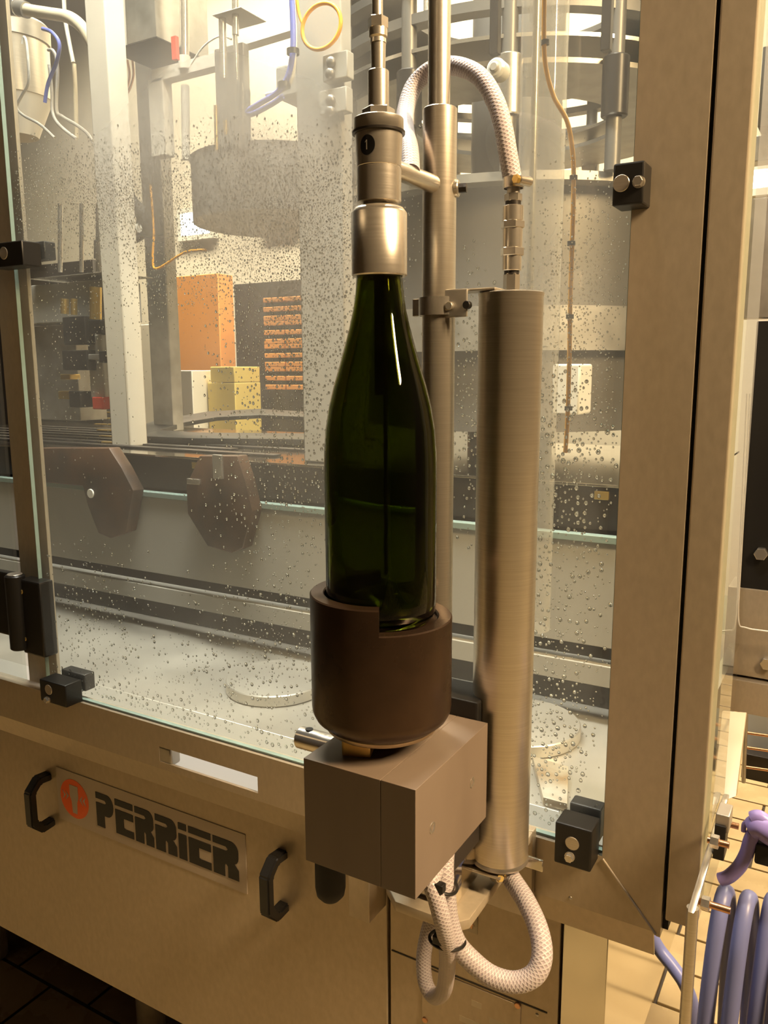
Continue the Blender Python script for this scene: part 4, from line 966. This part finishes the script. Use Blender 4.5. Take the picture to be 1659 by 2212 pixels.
# ================================================================== RIGHT SIDE
ry = 1.15
rm = thing('neighbour_machine', 'neighbouring machine with black door plates and steel beams past the corner post', 'machine', (at(1700, 1500, ry).x, ry, .7))
bx(1636, 80, 1760, 275, ry, ry+.1, 'black_plate', 'black', rm); bx(1592, 690, 1760, 1288, ry, ry+.1, 'black_plate', 'black', rm)
bx(1560, 1289, 1760, 1452, ry-.005, ry+.1, 'steel_plate', 'frame', rm); bx(1560, 1453, 1760, 1496, ry+.03, ry+.1, 'black_gap', 'black', rm)
bx(1560, 1497, 1760, 1532, ry-.02, ry+.1, 'steel_beam', 'frame', rm)
bx(1540, 276, 1760, 360, ry+.05, ry+.1, 'upper_panel', 'dull', rm); bx(1560, 415, 1760, 690, ry+.05, ry+.1, 'mid_panel', 'dull', rm)
for (px, py) in ((1644, 1196), (1657, 1433)):
    p = at(px, py, ry-.01); MB().hexn((p.x, ry-.001, p.z), (p.x, ry-.02, p.z), span(14, p)).build('bolt', 'steel', rm)
for pts_ in ([(1530, 1362), (1572, 1362), (1588, 1345), (1597, 1210), (1607, 1000), (1614, 850)], [(1620, 850), (1613, 1000), (1600, 1220), (1595, 1338), (1611, 1356), (1659, 1364), (1720, 1372)]):
    MB().tube([at(px, py, ry-.06) for px, py in pts_], span(1.8, at(1600, 1300, ry-.06)), 8, 5).build('door_edge', 'white', rm)
bx(1490, 1290, 1594, 1360, ry-.05, ry-.045, 'clear_door', 'acrylic', rm)
pan = MB().box((at(1608, 1600, 1.62).x, 1.62, at(1650, 1668, 1.62).z), (at(1760, 1600, 1.62).x, 1.66, at(1650, 1542, 1.62).z), .003).build('reflection_sheet', mat('pale_blue_reflection', (.55, .62, .72), .25)); tag(pan, 'pale bluish sheet added as daylight reflected off wet floor behind the wire rack', 'sheet')  # added sheet whose pale blue imitates daylight reflected on the wet floor
# wire rack
wr = thing('wire_rack', 'low wire rack standing on wet tiles beyond the corner post', 'rack', (at(1650, 1640, 1.5).x, 1.5, at(1650, 1670, 1.5).z))
for py in (1582, 1614, 1656): rod(1606, py, 1760, py+22, 1.5, 6, 'wire', 'copper', wr, 10)
rod(1612, 1535, 1606, 1690, 1.49, 9, 'upright_bar', 'dull', wr)
bx(1600, 1660, 1760, 1680, 1.55, 1.6, 'rear_bar', 'darkmetal', wr)
# white lined guide slab and hose hook
gs = thing('guide_slab', 'cream plastic guide slab leaning along the right side sheet', 'slab', at(1570, 1750, .12))
M['slab'] = mat('slab_plastic', (.42, .33, .21), .4)
A = [at(1560, 1536, .36), at(1612, 1540, .36), at(1590, 1720, .20), at(1538, 1740, .20)]
MB().prism(A, Vector((.0, .012, -.004)), .001).build('slab_face', 'slab', gs)
hk_x = .2340
hb_ = thing('hose_hook', 'steel hook bracket with bolts on the outer post, holding the blue hose', 'hook', (hk_x+.02, -.01, .90))
p1, p2 = atx(1574, 1722, hk_x+.006), atx(1503, 1966, hk_x+.006)
MB().prism([(hk_x, p2.y-.006, p2.z), (hk_x, p2.y+.010, p2.z-.002), (hk_x, p1.y+.010, p1.z-.002), (hk_x, p1.y-.006, p1.z)], (.006, 0, 0), .001).build('arm_plate', 'satin', hb_)
def side(px, py): return atx(px, py, hk_x+.0062)
q = side(1540, 1850); q2 = side(1540, 1792)
MB().box((hk_x+.0062, q.y-.004, q.z), (hk_x+.016, q.y+.016, q2.z), .001).build('black_spacer', 'black', hb_)
q = side(1545, 1790); q2 = side(1550, 1746)
MB().box((hk_x+.0062, q.y-.004, q.z), (hk_x+.018, q.y+.020, q2.z), .001).build('grey_spacer', 'dull', hb_)
for (px, py, ln) in ((1572, 1776, .022), (1548, 1815, .022), (1528, 1948, .030)):
    q = side(px-14, py)
    MB().cyl((hk_x+.004, q.y, q.z), (hk_x+ln, q.y, q.z), .0030, 14).build('threaded_stud', 'copper', hb_); MB().hexn((hk_x+.0065, q.y, q.z), (hk_x+.0135, q.y, q.z), .0060).build('nut', 'steel', hb_)
MB().cyl((hk_x+.003, p2.y+.004, .30), (hk_x+.003, p2.y+.004, p2.z-.001), .005, 16).build('hanger_rod', 'satin', hb_)
# blue hose: coil of hanging loops + tail
zt_ = at(1590, 1912, -.03).z; x0 = at(1530, 2080, -.055).x; hrad = span(17.5, at(1545, 2080, -.055))
pts = []
NL = 5; PP = 24
for k in range(NL*PP+1):
    a = 2*PI*k/PP; lp_ = k/PP
    pts.append(Vector((x0+.001+lp_*hrad*2.7, -.020-math.cos(a)*.046-.006*math.sin(lp_*2.1), zt_-.016-.16+math.sin(a)*.16)))
bhz = MB().tube(pts, hrad, 16, 2).build('water_hose', 'blue'); tag(bhz, 'blue water hose hung in coils from the hook beside the outer post', 'hose')
lo = [at(1402, 2012, .12), at(1425, 2052, .12), at(1455, 2090, .115), at(1480, 2128, .11), at(1495, 2175, .11), at(1500, 2260, .11)]
o = MB().tube(lo, span(14.5, lo[2]), 14, 8).build('water_hose', 'blue'); tag(o, 'blue water hose sloping down behind the bottom rail to the tiles', 'hose')
# purple spray gun
sg = thing('spray_gun', 'lilac plastic hose spray gun hanging over the blue coil', 'spray gun', at(1620, 1850, -.03))
gy = -.03
pl = [at(px, py, gy) for px, py in ((1556, 1900), (1575, 1893), (1597, 1872), (1612, 1845), (1620, 1818), (1628, 1800))]
MB().tube(pl, .0062, 12, 8).build('trigger_lever', 'purple', sg)
A = at(1622, 1790, gy); B = at(1690, 1805, gy); MB().tube([A, at(1640, 1785, gy), at(1665, 1795, gy), B], .013, 16, 6, radii=lambda t: .009+.006*t).build('gun_body', 'purple', sg)
MB().tube([at(1626, 1768, gy), at(1640, 1765, gy), at(1662, 1780, gy)], .0065, 12, 6).build('nozzle_knob', 'purple', sg)
MB().tube([at(1606, 1796, gy), at(1608, 1780, gy), at(1620, 1774, gy), at(1638, 1778, gy)], .0022, 8, 6).build('catch', 'purple', sg)
MB().box(at(1636, 1845, gy)-Vector((.002, .004, .008)), at(1680, 1838, gy)+Vector((0, .006, .004)), .002).build('grip_insert', 'rubber', sg)
